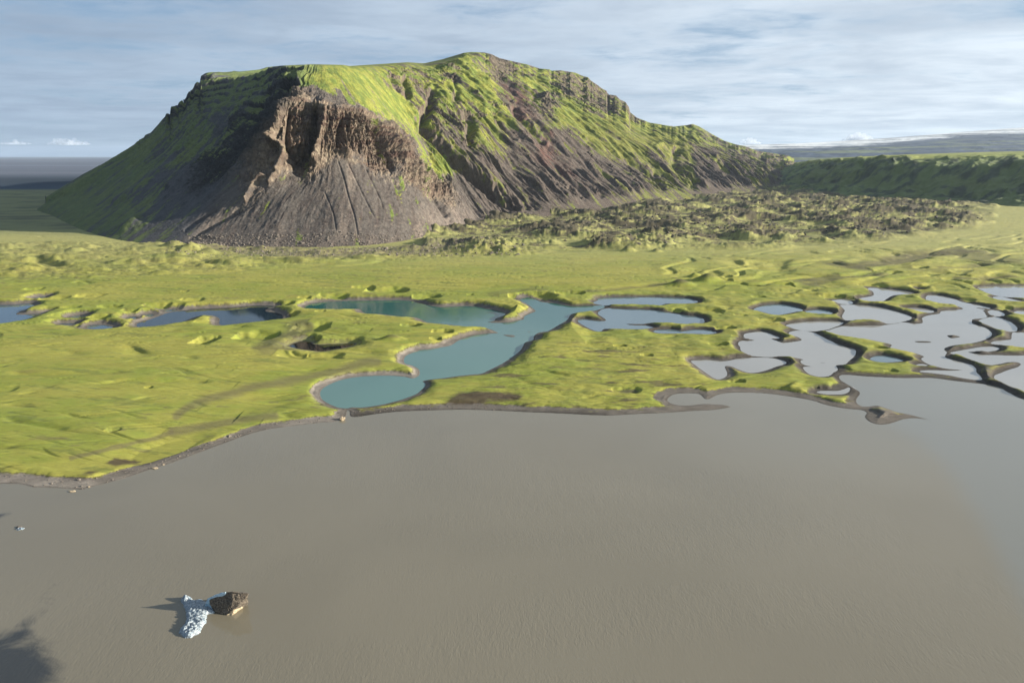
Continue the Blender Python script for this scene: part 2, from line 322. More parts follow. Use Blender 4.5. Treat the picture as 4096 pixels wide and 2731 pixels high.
def blur(a, k, it=2):
    for _ in range(it):
        for ax in (0, 1):
            c = np.cumsum(np.insert(a, 0, 0, axis=ax), axis=ax)
            n = a.shape[ax]; i0 = np.clip(np.arange(n)-k, 0, n); i1 = np.clip(np.arange(n)+k+1, 0, n)
            s_ = np.take(c, i1, ax)-np.take(c, i0, ax); w_ = (i1-i0).reshape([-1, 1] if ax == 0 else [1, -1])
            a = s_/w_
    return a
grb = blur(np.clip(gr, -1, 1), 7)
near = ss(0.1, -0.5, grb).ravel()                 # 1 where the bank lies on the camera's side of the water
gsx = np.clip(blur(np.clip(gx_, -1, 1), 3, 1), -1, 1).ravel()

x, y = P[:, 0], P[:, 1]
GPX, GPY = to_px(x, y, 4.0)
def px_soft(crop, pts, soft=12):
    return ss(soft, -soft, px_dist(src(crop, pts), soft+30))
def px_dist(poly, pad, closed=True):
    lo = poly.min(0)-pad; hi = poly.max(0)+pad; i = np.nonzero((GPX > lo[0]) & (GPX < hi[0]) & (GPY > lo[1]) & (GPY < hi[1]))[0]
    d = np.full(len(P), 1e4); d[i] = sdist(np.stack([GPX[i], GPY[i]], 1), poly, closed); return d
farm = y > 400
# masks in photograph space for what grows or lies where
m_mor = px_soft('K', [(980,572),(960,540),(1000,528),(1060,510),(1100,500),(1400,455),(1700,425),(1850,420),(2000,450),(2200,465),(2290,480),(2280,520),(2150,535),(1990,556),(1800,568),(1500,572),(1300,578),(1150,585)], 14)*ss(2360, 2180, GPX/K2+90*fbm(x/90, y/90, 2, 69))
m_frontL = px_soft('K', [(-300,556),(350,556),(470,560),(700,572),(1100,560),(1250,575),(1100,590),(850,598),(700,606),(560,618),(330,632),(150,640),(-300,650)], 10)
m_rightplain = px_soft('K', [(1500,600),(1900,570),(2352,540),(2800,520),(2800,700),(2352,660),(2100,655),(1900,670),(1700,660),(1550,640)], 30)
m_midpen = px_soft('K', [(1000,930),(1080,880),(1220,800),(1350,770),(1640,800),(1640,870),(1530,930),(1300,945)], 25)
m_ponds = px_soft('K', [(1500,660),(2352,640),(2800,650),(2800,900),(1900,900),(1600,800),(1350,780),(1300,680)], 30)
m_bog = px_soft('K', [(290,700),(500,690),(700,680),(900,760),(880,820),(700,830),(400,780)], 25)

base = zg(x, y)
sdl = np.full(len(P), 200.0); _i = np.nonzero((x > -700) & (x < 900) & (y < 700))[0]; sdl[_i] = np.abs(sdist(P[_i], np.stack([lx, ly], 1), False))
low = lerp(0.42, 1.0, ss(5, 130, sdl)); low = np.minimum(low, lerp(1, 0.55, m_ponds)); low = np.where(x < -120, lerp(low, 1.0, ss(-120, -260, x)*.6), low)
base = base*low
warp = 30*fbm(x/160, y/160, 2, 3)
# long low undulations and old river channels running across the plain
n_long = fbm((x+warp)/140, (y+0.25*x+warp)/26, 4, 11)
n_chan = ridged((x+1.5*warp)/230, (y+0.18*x+1.2*warp)/34, 3, 23)
n_mid = fbm((x)/26, (y+warp*0.4)/13, 4, 31)
n_ch2 = ridged((x+0.7*warp)/75, (y+0.22*x+.5*warp)/9, 2, 27); n_ch3 = ridged((x-warp)/110, (y-0.30*x)/14, 2, 29)
relief = (0.62*n_long + 0.10*n_mid - 0.8*ss(0.74, 0.97, n_chan) - 0.32*ss(.78, .98, n_ch2) - 0.6*ss(.82, .98, n_ch3))*lerp(1, .6, ss(600, 900, y))
relief *= ss(3400, 1700, y)*.9+.1
land = base + relief
# right plain: winding scarps
sc = fbm((x+warp*2)/170, (y-0.35*x+warp)/75, 2, 57)
terr = np.abs(((sc*3.2) % 1.0)-0.5)*2
land += m_rightplain*(1.7*ss(0.1, 0.5, terr)-0.8) + m_rightplain*1.0*fbm(x/60, y/30, 3, 61)
# moraine hummocks
b1 = np.abs(fbm(x/60, y/50, 2, 71)); b2 = np.abs(fbm(x/21, y/24, 3, 73)); b3 = fbm(x/7, y/9, 3, 75)
hum = np.maximum(fbm(x/120, y/80, 3, 70)+.22, 0)
land += m_mor*(12*hum + (8*b1 + 7*b2 + 1.8*b3)*ss(.02, .4, hum) - .8)
land += m_frontL*(10*np.maximum(fbm(x/70, y/26, 3, 81)-.05, 0) + 3*np.abs(fbm(x/26, y/12, 3, 83)) + 0.5*b3 - .4)
land += m_midpen*0.8*(0.9*fbm(x/14, y/7, 4, 91)+0.8*fbm(x/50, y/24, 2, 93)) + m_ponds*(1.5*fbm(x/26, y/26, 3, 95)+0.2)
land += m_bog*(1.0*fbm(x/26, y/20, 2, 97))
brown = np.zeros(len(P)); gravel = np.zeros(len(P))

def px_line(crop, pts, z=4.0):
    p = src(crop, pts); a, b = on_plane(p[:, 0], p[:, 1], z); return catmull(np.stack([a, b], 1), 5, False)
def groove(crop, pts, width, depth, br=0.0, ridge=0.0):
    global land, brown
    w = px_line(crop, pts); lo = w.min(0)-3*width-6; hi = w.max(0)+3*width+6; lo[0] -= 6*width
    i = np.nonzero((x > lo[0]) & (x < hi[0]) & (y > lo[1]) & (y < hi[1]))[0]
    if len(i) == 0: return
    d = sdist(P[i], w, False)*(1+0.3*fbm(x[i]/25, y[i]/25, 2, 7))
    q_ = P[i].copy(); q_[:, 0] += 0.4*width; lf = sdist(q_, w, False) < sdist(P[i], w, False); vert = abs(w[-1, 1]-w[0, 1]) > 0.45*abs(w[-1, 0]-w[0, 0]); d = np.where(lf & (depth > 0) & vert, d/3.0, d)
    # taper at both ends
    e = np.minimum(np.hypot(P[i, 0]-w[0, 0], P[i, 1]-w[0, 1]), np.hypot(P[i, 0]-w[-1, 0], P[i, 1]-w[-1, 1]))
    k = np.exp(-(d/width)**2)*ss(0, (9 if vert else 4)*width, e)
    land[i] -= depth*k
    if ridge: land[i] += ridge*np.exp(-((d-2*width)/width)**2)*ss(0, 3*width, e)
    brown[i] = np.maximum(brown[i], br*ss(1.3*width, 0.6*width, d))
def dent(crop, cx, cy, rx, depth, brownv=0.0, asp=1.0):
    global land, brown
    p = src(crop, [(cx, cy)]); a, b = on_plane(p[0, 0], p[0, 1], 4.0); r = rx/CROP[crop][2]*np.hypot(a, b)/F
    i = np.nonzero((np.abs(x-a) < 2.5*r) & (np.abs(y-b) < 2.5*r*asp+20))[0]
    ddx = (x[i]-a)/r; ddx = np.where(depth > 0, np.where(ddx < 0, ddx*.36, ddx*1.25), ddx); ddy = (y[i]-b)/(r*asp)
    q = np.hypot(ddx, ddy)*(1+0.30*fbm(x[i]/(r*1.2)+cx, y[i]/(r*1.2), 2, 9))
    k = ss(1.35, 0.25, q)
    if depth > 0: land[i] -= 1.05*depth*k; 
    else: land[i] -= depth*ss(1.4, 0.0, q)
    brown[i] = np.maximum(brown[i], brownv*ss(0.9, 0.4, q))
for a in [('A', [(610,1500),(800,1420),(1000,1345),(1300,1235),(1420,1185),(1540,1150)], 4.6, 4.2), ('A', [(1200,1330),(1280,1305),(1360,1275)], 1.6, 1.2),
          ('A', [(2100,935),(1950,975),(1850,1005),(1800,1040),(1810,1070)], 5, 3.2), ('A', [(1850,1060),(1950,1080),(2080,1085)], 2, 1.2),
          ('A', [(1160,1140),(1230,1100),(1300,1075)], 2.2, 1.2), ('A', [(0,1112),(150,1140),(350,1170),(480,1182)], 2, 1.1), ('A', [(0,820),(300,828),(600,822),(900,815)], 3, 1.0),
          ('A', [(600,900),(850,870),(1100,868),(1440,872)], 2.4, 1.1), ('A', [(395,655),(450,678),(560,690),(640,700)], 2.5, 1.4), ('A', [(805,622),(870,642),(980,690),(1100,700)], 2.5, 1.6),
          ('A', [(1280,772),(1500,778),(1900,785),(2250,782)], 2.2, .9), ('A', [(1200,708),(1350,722)], 2, .9), ('A', [(150,945),(300,918),(440,880)], 2, 1.2), ('A', [(1600,530),(1650,570),(1700,600)], 3, 2.8),
          ('A', [(1540,820),(1580,838),(1640,850)], 3, 1.8), ('A', [(1405,812),(1440,832)], 3, 1.4), ('A', [(420,582),(500,550),(550,540)], 2.5, 1.2), ('A', [(680,592),(750,562),(810,540)], 2.5, 1.4),
          ('A', [(1940,660),(2000,685),(2200,700),(2320,712)], 1.6, 1.3), ('A', [(1900,640),(1910,670),(1980,695),(2200,712)], 1.5, 1.1), ('A', [(0,1020),(150,1035),(240,1040)], 2, .8),
          ('A', [(100,45),(150,30),(210,25),(200,55),(300,75),(420,100),(600,110)], 8, 4.5), ('A', [(500,222),(520,208),(560,205),(620,225)], 3, 1.2), ('A', [(1550,60),(1650,68),(1780,75)], 4, 2.5),
          ('A', [(800,190),(1100,165),(1500,150),(1800,120),(2300,95)], 4, 1.0), ('A', [(0,235),(200,222),(500,205)], 4, 1.0), ('B', [(0,105),(300,112),(700,100),(940,65)], 4, 1.3),
          ('B', [(250,640),(200,640),(210,610),(300,570),(360,530),(380,490)], 5, 1.5, .7), ('B', [(700,600),(800,560)], 4, 2.0), ('B', [(1000,345),(960,352)], 2, .3),
          ('C', [(1520,45),(1590,80),(1650,120),(1670,125)], 5, 2.5), ('C', [(1700,80),(1730,110),(1720,135)], 6, 3), ('C', [(1910,55),(1890,90),(1860,120),(1830,140),(1810,165)], 8, 3.5),
          ('C', [(1830,160),(2000,165),(2150,172),(2290,175)], 3.5, 2.2), ('C', [(2000,122),(2060,100),(2090,95)], 4, 2), ('C', [(1100,190),(1280,150),(1400,125),(1560,120)], 5, 2.6), ('C', [(1380,380),(1500,385),(1570,330)], 4, 1.8),
          ('C', [(1880,300),(1960,270),(2050,240)], 3, 1.4), ('C', [(1290,270),(1400,260),(1540,225)], 2.5, 1.4), ('C', [(600,270),(900,240),(1100,225)], 5, 1.8, .55), ('C', [(0,290),(150,265),(300,262)], 4, 1.8, .4),
          ('C', [(300,90),(600,100),(900,98),(1100,103)], 4, .8), ('C', [(100,190),(300,170),(500,155)], 3, .7), ('C', [(1210,710),(1260,740)], 2.5, 1.5), ('C', [(1320,660),(1400,610)], 4, 1.6), ('C', [(560,580),(700,575)], 2, .7),
          ('C', [(160,640),(175,670),(190,690)], 1.5, 1.6), ('C', [(1900,1000),(2010,930),(2110,860)], 3, -1.2),
          ('D', [(1000,115),(1100,125),(1250,100),(1400,75),(1550,40),(1700,25),(1950,12)], 10, 4.5, .8), ('D', [(1700,135),(1850,130),(2000,110),(2080,98)], 8, 4, .6), ('D', [(720,245),(850,222),(950,210)], 6, 3, .7),
          ('D', [(980,210),(1100,200),(1250,185)], 6, 3, .6), ('D', [(1850,218),(2020,218),(2080,205),(2280,205)], 7, 3.5, .6), ('D', [(1980,5),(2060,40),(2100,68),(2180,72),(2344,85)], 12, 5, .5),
          ('D', [(1530,145),(1650,150),(1690,160)], 6, 3, .3), ('D', [(1000,510),(990,520)], 1, .1), ('D', [(1180,790),(1300,795),(1400,805),(1470,830)], 4, 2.4), ('D', [(420,1090),(560,1020),(640,980)], 2, -1.2),
          ('D', [(1300,90),(1550,60)], 6, 2.5, .4), ('D', [(1500,270),(1650,270),(1800,290)], 6, 2.2), ('D', [(1720,330),(1850,350),(1990,375)], 6, 2.4), ('D', [(480,190),(620,188)], 3, 1.5)]:
    groove(*a)
for a in [('A', 1420,600,45,4.0,0,2.0), ('A', 1800,565,85,5.0,0,1.2), ('A', 1790,572,30,1.5,.6), ('A', 900,397,30,2.5), ('A', 770,375,42,3), ('A', 500,380,35,2), ('A', 700,440,38,3), ('A', 1100,362,50,3.5),
          ('A', 1380,375,55,4.5), ('A', 1470,368,30,2.5), ('A', 1330,330,45,2.5), ('A', 1570,375,35,2.5), ('A', 1660,370,30,2.2), ('A', 1930,352,55,4.5), ('A', 1950,420,60,4), ('A', 1980,495,18,2), ('A', 730,490,90,3.5), ('A', 540,432,70,2.5), ('A', 500,478,60,2.5),
          ('A', 260,258,32,3), ('A', 410,315,50,3), ('A', 650,303,50,2.5), ('A', 1255,274,14,1.5), ('A', 60,930,50,.9), ('A', 1010,912,14,1.4), ('A', 780,1185,28,1.8), ('A', 1440,470,50,2), ('A', 1640,385,40,2.2),
          ('B', 470,510,70,5.5,0,1.5), ('B', 440,580,42,4.5,.8), ('B', 620,600,70,3.5), ('B', 570,690,75,2.2,0,.7), ('B', 990,262,85,5.5), ('B', 800,245,45,3.5), ('B', 610,300,60,4), ('B', 390,315,26,2), ('B', 1235,305,60,5), ('B', 490,410,20,1.8), ('B', 1115,498,42,4,.3),
          ('B', 1030,812,38,4.5), ('B', 1330,540,45,3,.5), ('B', 1270,585,26,3,.3), ('B', 1970,300,95,6.5,.3), ('B', 2200,280,60,4), ('B', 340,690,60,1.2), ('B', 1490,295,14,1.2),
          ('C', 830,627,26,3), ('C', 1500,610,36,3.2), ('C', 1440,385,70,3.5), ('C', 1180,385,50,3), ('C', 1760,295,26,2), ('C', 900,905,60,1.4,.8), ('C', 1010,690,26,1.5,.6), ('C', 1630,225,40,2.5), ('C', 1540,200,30,2.5), ('C', 1530,175,36,3),
          ('C', 1870,450,50,3), ('C', 1550,500,40,3), ('C', 1640,420,26,2), ('C', 2270,295,40,3.5), ('C', 2110,260,24,2), ('C', 1620,848,34,2.6), ('C', 500,350,50,3.5,.3), ('C', 1640,555,30,2.4),
          ('D', 500,262,50,4), ('D', 240,270,40,2.5), ('D', 120,262,24,2), ('D', 900,340,40,4), ('D', 990,355,50,5), ('D', 1240,735,40,4), ('D', 800,850,30,1), ('D', 860,1048,34,4,.6), ('D', 770,1070,26,2.5,.6), ('D', 740,1035,18,2), ('D', 1330,905,26,2.2), ('D', 1220,260,60,2.4), ('D', 1900,365,60,2.6), ('D', 1350,172,40,3), ('D', 1560,135,30,3), ('D', 1750,180,60,2),
          ('D', 2230,430,50,2.4),
          # mounds
          ('C', 1400,205,85,-6.5,.7,.7), ('C', 1210,230,90,-5,1,.5), ('C', 1310,180,40,-4), ('C', 500,345,0.1,0), ('B', 1800,395,95,-8,0,.55), ('B', 950,595,90,-3,.6,.4), ('M1', 1170,1500,110,-10,.25,.6), ('M1', 1290,1510,60,-6,.2), ('A', 150,130,80,-3), ('B', 300,80,90,-4,.4,.4), ('A', 1960,70,90,-3.5,.3,.4),
          ('D', 1230,1275,75,-6,.95,.8), ('D', 860,900,20,-1), ('C', 860,5,50,-7,.8,.6), ('C', 1050,8,36,-4,.7), ('D', 1500,355,60,-2), ('D', 1500,500,46,-3), ('A', 1400,25,60,-5,.5,.6), ('A', 930,85,60,-4,.3,.5)]:
    if a[4] != 0: dent(*a)

# banks: a gravel beach, then a steeper rise to the turf
slope = lerp(0.62, 0.16, near); wbeach = lerp(3.2, 1.5, near)*np.clip(1+1.3*fbm(x/28, y/28, 3, 41), .25, 2.4)
wbeach = wbeach*lerp(1, 0.7, m_ponds)
wbeach = lerp(wbeach, 6.2+2.0*fbm(x/25, y/25, 2, 45), ss(16, 9, sdl)*(x < 260)*(1-near))
bank = 0.10*np.maximum(sdw, 0) + slope*np.maximum(sdw-wbeach, 0)*(1+0.35*fbm(x/8, y/8, 3, 43))
kk = lerp(0.55, 0.30, m_ponds)
bk = np.minimum(bank, 30); ld = np.minimum(land, 60); _m = np.minimum(bk, ld); hland = _m-kk*np.log(np.exp(-(bk-_m)/kk)+np.exp(-(ld-_m)/kk))
hland = np.where(bank > 14, land, hland)
GZ = np.where(sdw > 0, np.maximum(hland, 0.02+0.09*sdw*(sdw < 3)), np.maximum(sdw*0.45, -3.0)-0.02)
# far plain falls away only into haze
GZ = np.where(y > 3400, lerp(GZ, base, ss(3400, 3600, y)), GZ)

# colours (mostly what the surface is made of, some shade and haze painted in)
def mixc(a, b, t): return a + (np.asarray(b)-a)*t[:, None]
nA = fbm(x/90, y/60, 4, 101); nB = fbm(x/14, y/9, 4, 103); nC = fbm(x/3.5, y/2.5, 3, 105); nS = fbm((x+warp)/60, (y+0.2*x)/7, 4, 107)
col = np.zeros((len(P), 3)) + np.array([0.228, 0.228, 0.038])
col = mixc(col, [0.185, 0.212, 0.030], ss(-0.25, 0.4, nA+0.6*nB))
col = mixc(col, [0.262, 0.252, 0.045], ss(0.0, 0.5, -nA+0.5*nS)*0.7)
col = mixc(col, [0.10, 0.125, 0.032], ss(0.14, 0.45, nS+0.35*nC)*0.6)
chm = np.clip(.65*ss(.80, .95, n_ch2)+.7*ss(.84, .97, n_ch3)+.6*ss(.88, .97, n_chan), 0, 1)*ss(.0, .3, .25+nA)*ss(2500, 1500, y)
col = mixc(col, [0.095, 0.115, 0.032], chm*.6)  # channel floors darkened in colour where relief gives little shade
bare = ss(.30, .42, fbm(x/16, y/7, 4, 109)+.25*nA)*ss(-.1, .25, fbm(x/120, y/80, 2, 110)); col = mixc(col, [0.125, 0.108, 0.045], bare*.6)
col = mixc(col, [0.135, 0.155, 0.035], m_ponds*ss(-.05, .3, nB)*.5)
fary = ss(600, 1000, y); col = mixc(col, [0.275, 0.268, 0.10], 0.8*fary)
m_brn = ss(0.12, 0.38, fbm((x+0.4*y)/26, (y)/6.5, 4, 111)+0.12*nC)*m_midpen
peat = np.array([0.062, 0.047, 0.030]); grav = np.array([0.115, 0.102, 0.088]); rub = np.array([0.056, 0.047, 0.036])
col = mixc(col, peat*1.15, np.clip(m_brn*0.8, 0, 1))
# patches of bare soil
for crop, pts, soft in [('B', [(1300,1000),(1400,930),(1500,915),(1700,935),(1850,945),(1800,970),(1600,985),(1500,1010),(1550,1030),(1350,1035)], 9), ('A', [(705,1385),(760,1350),(900,1352),(935,1365),(850,1385),(770,1405)], 7),
                        ('A', [(510,1472),(600,1445),(665,1442),(600,1468)], 6), ('C', [(0,940),(130,940),(140,960),(50,975),(0,970)], 8), ('A', [(1450,1225),(1500,1210),(1560,1215),(1480,1240)], 5)]:
    poly = src(crop, pts); d = px_dist(poly, 40)+9*nB+7*nC; col = mixc(col, peat, ss(soft, -soft, d)*0.95)
for crop, pts, wpx in [('B', [(-500,1090),(-380,1010),(-150,945),(0,905),(300,850),(560,800),(760,745),(860,735)], 22), ('A', [(1150,1180),(1400,1140),(1600,1105),(1850,1080)], 22), ('A', [(470,1370),(700,1310),(1000,1230),(1150,1180)], 10)]:
    w = src(crop, pts); d = px_dist(catmull(w, 4, False), 50, False); col = mixc(col, [0.125, 0.112, 0.05], ss(wpx, wpx*0.2, d+8*nB)*0.75)
col = mixc(col, rub*1.1, np.clip(brown*(1+0.5*nB), 0, 1)*0.85)
mo = m_mor*ss(-0.08, 0.30, 0.75*fbm(x/50, y/34, 4, 121)+.5*(hum-.3)+.02+0.5*nB+0.35*nC+0.32*ss(700, 1150, GPX/K2)*ss(575, 530, GPY/K2)-0.10)
col = mixc(col, rub, np.clip(mo*0.92, 0, 1))
col = mixc(col, [0.10, 0.115, 0.04], m_mor*(1-mo)*ss(-.3, .3, nB)*0.7)
col = mixc(col, [0.15, 0.14, 0.055], np.clip(m_frontL*ss(-0.2, 0.3, nB), 0, 1)*0.55)
mf = px_soft('K', [(400,562),(560,566),(760,572),(1000,560),(1100,545),(1140,565),(1000,582),(800,590),(640,590),(520,580)], 8)
col = mixc(col, [0.115, 0.095, 0.078], np.clip(mf*(0.65+nC), 0, 1)*0.85)
# beaches and the bare lower banks
gz_rel = np.minimum(bank, base*1.1)/np.maximum(base, 1)
thr = 0.50-.14*m_ponds+0.35*nB+0.25*nC - 0.15*near
gr_m = ss(0.12, -0.12, gz_rel-thr)*ss(24, 14, sdw)
thin = ss(6.5, 3.0, sdw)*(0.5+0.5*m_ponds)
k2d = px_soft('B', [(180,560),(750,560),(760,700),(300,740),(180,690)], 12)
gr_m = gr_m*(1-.75*k2d*ss(.5,1.5,sdw)); thin = thin*(1-k2d)
gr_m = np.clip(np.maximum(gr_m, thin*ss(-.3, .1, .25-nB)), 0, 1)
gr_m = np.maximum(gr_m, np.maximum(px_soft('D', [(1080,1190),(1320,1200),(1450,1300),(1250,1390),(1070,1350)], 8), px_soft('D', [(2030,860),(2344,860),(2344,960),(2160,980),(2120,1020),(2344,1130),(2344,1200),(2000,1030)], 8)*(.6+.8*nB).clip(0, 1)).clip(0, 1))
gcol = grav*(1+0.35*fbm(x/7, y/5, 3, 131))[:, None]
gcol = np.where((sdw < 1.0)[:, None], gcol*0.72, gcol)
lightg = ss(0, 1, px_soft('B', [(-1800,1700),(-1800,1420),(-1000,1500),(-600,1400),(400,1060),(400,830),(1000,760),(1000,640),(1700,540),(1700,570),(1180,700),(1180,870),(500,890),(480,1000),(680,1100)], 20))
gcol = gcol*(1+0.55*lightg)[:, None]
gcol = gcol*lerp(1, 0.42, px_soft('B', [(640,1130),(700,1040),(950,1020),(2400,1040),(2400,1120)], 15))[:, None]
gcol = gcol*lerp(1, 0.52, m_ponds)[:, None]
col = mixc(col*1.0, [0, 0, 0], np.zeros(len(P)))
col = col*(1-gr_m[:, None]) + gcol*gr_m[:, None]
lip = ss(0.10, 0.02, np.abs(gz_rel-thr-0.06))*ss(14, 8, sdw)
col = mixc(col, peat*0.9, lip*0.75)
# far sandur plain to the left horizon, distance haze mixed into its blue
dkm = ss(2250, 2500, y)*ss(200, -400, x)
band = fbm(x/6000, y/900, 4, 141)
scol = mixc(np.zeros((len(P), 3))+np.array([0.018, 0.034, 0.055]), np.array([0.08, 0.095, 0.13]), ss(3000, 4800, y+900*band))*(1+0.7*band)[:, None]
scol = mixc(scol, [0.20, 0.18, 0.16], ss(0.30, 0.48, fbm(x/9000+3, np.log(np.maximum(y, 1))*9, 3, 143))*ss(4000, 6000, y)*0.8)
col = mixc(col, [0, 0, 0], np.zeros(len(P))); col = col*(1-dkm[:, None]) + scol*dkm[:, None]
fr = ss(3500, 4500, y)*ss(0, 800, x); col = mixc(col, [0.07, 0.085, 0.05], fr)
col = mixc(col, np.array([0.12, 0.14, 0.07]), ss(980, 1150, y)*ss(-350, -520, x)*(1-dkm)*.8)  # greyer, darker green painted where the mountain's shadow falls
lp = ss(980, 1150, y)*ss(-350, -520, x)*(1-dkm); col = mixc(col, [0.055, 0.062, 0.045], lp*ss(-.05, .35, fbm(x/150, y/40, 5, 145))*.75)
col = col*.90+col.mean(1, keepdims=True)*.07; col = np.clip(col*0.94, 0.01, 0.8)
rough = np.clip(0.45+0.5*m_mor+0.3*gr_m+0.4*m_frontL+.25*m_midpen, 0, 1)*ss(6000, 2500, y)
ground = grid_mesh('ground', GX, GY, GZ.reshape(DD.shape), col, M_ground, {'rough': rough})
ground['kind'] = 'structure'

def ground_z(px_, py_):
    """height of the ground sheet at world x, y"""
    j = np.interp(px_/py_, np.tan(az), np.arange(len(az))); i = np.interp(py_, dd, np.arange(len(dd)))
    G = GZ.reshape(DD.shape); i0 = int(i); j0 = int(j)
    return float(G[min(i0+(i-i0 > .5), len(dd)-1), min(j0+(j-j0 > .5), len(az)-1)])

# ------------------------------------------------------------------ water surfaces
def poly_water(name, poly, z, mat, grow=2.2):
    lo = poly.min(0)-4; hi = poly.max(0)+4; st = float(np.clip(min(hi-lo)/90, 0.8, 2.0))
    xs_ = np.arange(lo[0], hi[0], st); ys_ = np.arange(lo[1], hi[1], st); A_, B_ = np.meshgrid(xs_, ys_)
    d = sdist(np.stack([A_.ravel(), B_.ravel()], 1), poly).reshape(A_.shape) < grow
    f = d[:-1, :-1] | d[1:, :-1] | d[:-1, 1:] | d[1:, 1:]; r, c = np.nonzero(f); n = A_.shape[1]; b = r*n+c
    q = np.stack([b, b+1, b+n+1, b+n], 1); used, inv = np.unique(q, return_inverse=True); q = inv.reshape(q.shape)
    me = bpy.data.meshes.new(name); co = np.stack([A_.ravel()[used], B_.ravel()[used], np.full(len(used), z)], 1)
    me.from_pydata(co.tolist(), [], q.tolist()); me.materials.append(mat)
    o = bpy.data.objects.new(name, me); C.objects.link(o); o['kind'] = 'structure'
    return o
MW = {'teal': water_material('turquoise_water', (0.076, 0.145, 0.134), 0.06, 0.08, (0.015, 0.074, 0.070)),
      'dark': water_material('dark_blue_water', (0.010, 0.020, 0.030), 0.04, 0.04), 'blue': water_material('blue_water', (0.030, 0.060, 0.095), 0.05, 0.06),
      'black': water_material('black_water', (0.006, 0.008, 0.009), 0.03, 0.02), 'slate': water_material('slate_water', (0.070, 0.110, 0.135), 0.05, 0.04, ior=1.4),
      'grey': water_material('silty_pond_water', (0.20, 0.20, 0.192), 0.05, 0.05, ior=1.4),
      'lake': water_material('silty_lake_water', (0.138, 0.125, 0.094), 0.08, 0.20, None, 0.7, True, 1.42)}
for i, ((c, p, k), w) in enumerate(zip(PONDS, pond_w)):
    poly_water('lagoon' if k == 'teal' else 'pond', w, 0.004*(i % 5), MW[k])
# the main lake: a fine sheet that carries dark-patch and calm-water attributes
xs = np.concatenate([[-2500, -1200], np.linspace(-800, 900, 350), [1500, 2500]]); ys = np.concatenate([[-2500, -600], np.linspace(-60, 560, 300)])
LX, LY = np.meshgrid(xs, ys)
fx, fy = to_px(LX, np.maximum(LY, 50), 0*LX); Q = np.stack([fx.ravel()/K2, fy.ravel()/K2], 1)
def g(cx, cy, rx, ry, a=0):
    dx = Q[:, 0]-cx; dy = Q[:, 1]-cy; c, s_ = math.cos(R(a)), math.sin(R(a)); u = (dx*c+dy*s_)/rx; v = (-dx*s_+dy*c)/ry
    return np.exp(-(u*u+v*v))
pl = np.maximum.reduce([1.5*g(0, 1545, 125, 90), .8*g(95,1500,60,26,-25), 0.95*g(35, 1460, 55, 24), .55*g(80, 1420, 75, 20, -35), .40*g(110, 1360, 60, 12, -40), .72*g(0, 1183, 26, 9, -20), .62*g(120, 1560, 50, 16, 30), 1.2*g(-150, 1560, 150, 140)])  # soft dark patches in the water towards the lower left
cl_line = src('K', [(2060,985),(2110,1010),(2160,1060),(2215,1130),(2270,1210),(2330,1330),(2420,1500),(2600,1500),(2600,860),(1900,860),(1935,905),(1990,960)])
calm = ss(42, -30, sdist(Q*K2, cl_line)/K2+16*fbm(LX.ravel()/40, LY.ravel()/40, 3, 77))
calm = np.maximum(calm, 0.35*ss(1150, 980, Q[:, 1])*ss(1300, 1900, Q[:, 0]))
lake = grid_mesh('lake', LX, LY, LX*0-0.006, None, MW['lake'], {'dark_patch': pl, 'calm': calm})
lake['kind'] = 'structure'
# cut the sheet where the land is (keep only faces that touch the lake outline)
bm = bmesh.new(); bm.from_mesh(lake.data); bm.faces.ensure_lookup_table()
cen = np.array([f.calc_center_median()[:2] for f in bm.faces]); dl = sdist(cen, LAKE); dl = np.where(cen[:, 1] < 100, -1, dl)
bmesh.ops.delete(bm, geom=[f for f, d_ in zip(bm.faces[:], dl) if d_ > 7], context='FACES'); bm.to_mesh(lake.data); bm.free()

# ------------------------------------------------------------------ lofted mountains
def pchip_slopes(u, A):
    h = np.diff(u); sh = (-1,)+(1,)*(A.ndim-1); d = np.diff(A, axis=0)/h.reshape(sh); m = np.zeros_like(A)
    with np.errstate(divide='ignore', invalid='ignore'):
        hm = 2*d[:-1]*d[1:]/(d[:-1]+d[1:])
    m[1:-1] = np.where(d[:-1]*d[1:] > 0, hm, 0); m[0] = d[0]; m[-1] = d[-1]; return m
def pchip(u, A, t):
    m = pchip_slopes(u, A); i = np.clip(np.searchsorted(u, t, 'right')-1, 0, len(u)-2); h = (u[i+1]-u[i])
    s = (t-u[i])/h; sh = (-1,)+(1,)*(A.ndim-1); s = s.reshape(sh); h = h.reshape(sh)
    return (2*s**3-3*s**2+1)*A[i]+(s**3-2*s**2+s)*h*m[i]+(-2*s**3+3*s**2)*A[i+1]+(s**3-s**2)*h*m[i+1]
def cat_u(u, A, t):
    m = np.gradient(A, u, axis=0); i = np.clip(np.searchsorted(u, t, 'right')-1, 0, len(u)-2); h = (u[i+1]-u[i]); s = (t-u[i])/h
    sh = (-1,)+(1,)*(A.ndim-1); s = s.reshape(sh); h = h.reshape(sh)
    return (2*s**3-3*s**2+1)*A[i]+(s**3-2*s**2+s)*h*m[i]+(-2*s**3+3*s**2)*A[i+1]+(s**3-s**2)*h*m[i+1]
def foot_pt(px_, py_):
    z = 4.0
    for _ in range(12):
        a, b = on_plane(px_*K2, py_*K2, z); z = float(zg(np.array(a), np.array(b)))-1
    return np.array([a, b, z])
def rib(pts, Yc, b1, b2):
    """pts: six (px, py, t) in 2352-wide picture units from foot to crest; t is the share of the way from foot to crest"""
    f = foot_pt(pts[0][0], pts[0][1]); out = [f]
    for (a, b, t) in pts[1:]:
        Y = f[1]+t*(Yc-f[1]); X, Y, Z = at_y(a*K2, b*K2, Y); out.append(np.array([X, Y, Z]))
    out += [np.array(b1, float), np.array(b2, float)]
    return np.array(out)
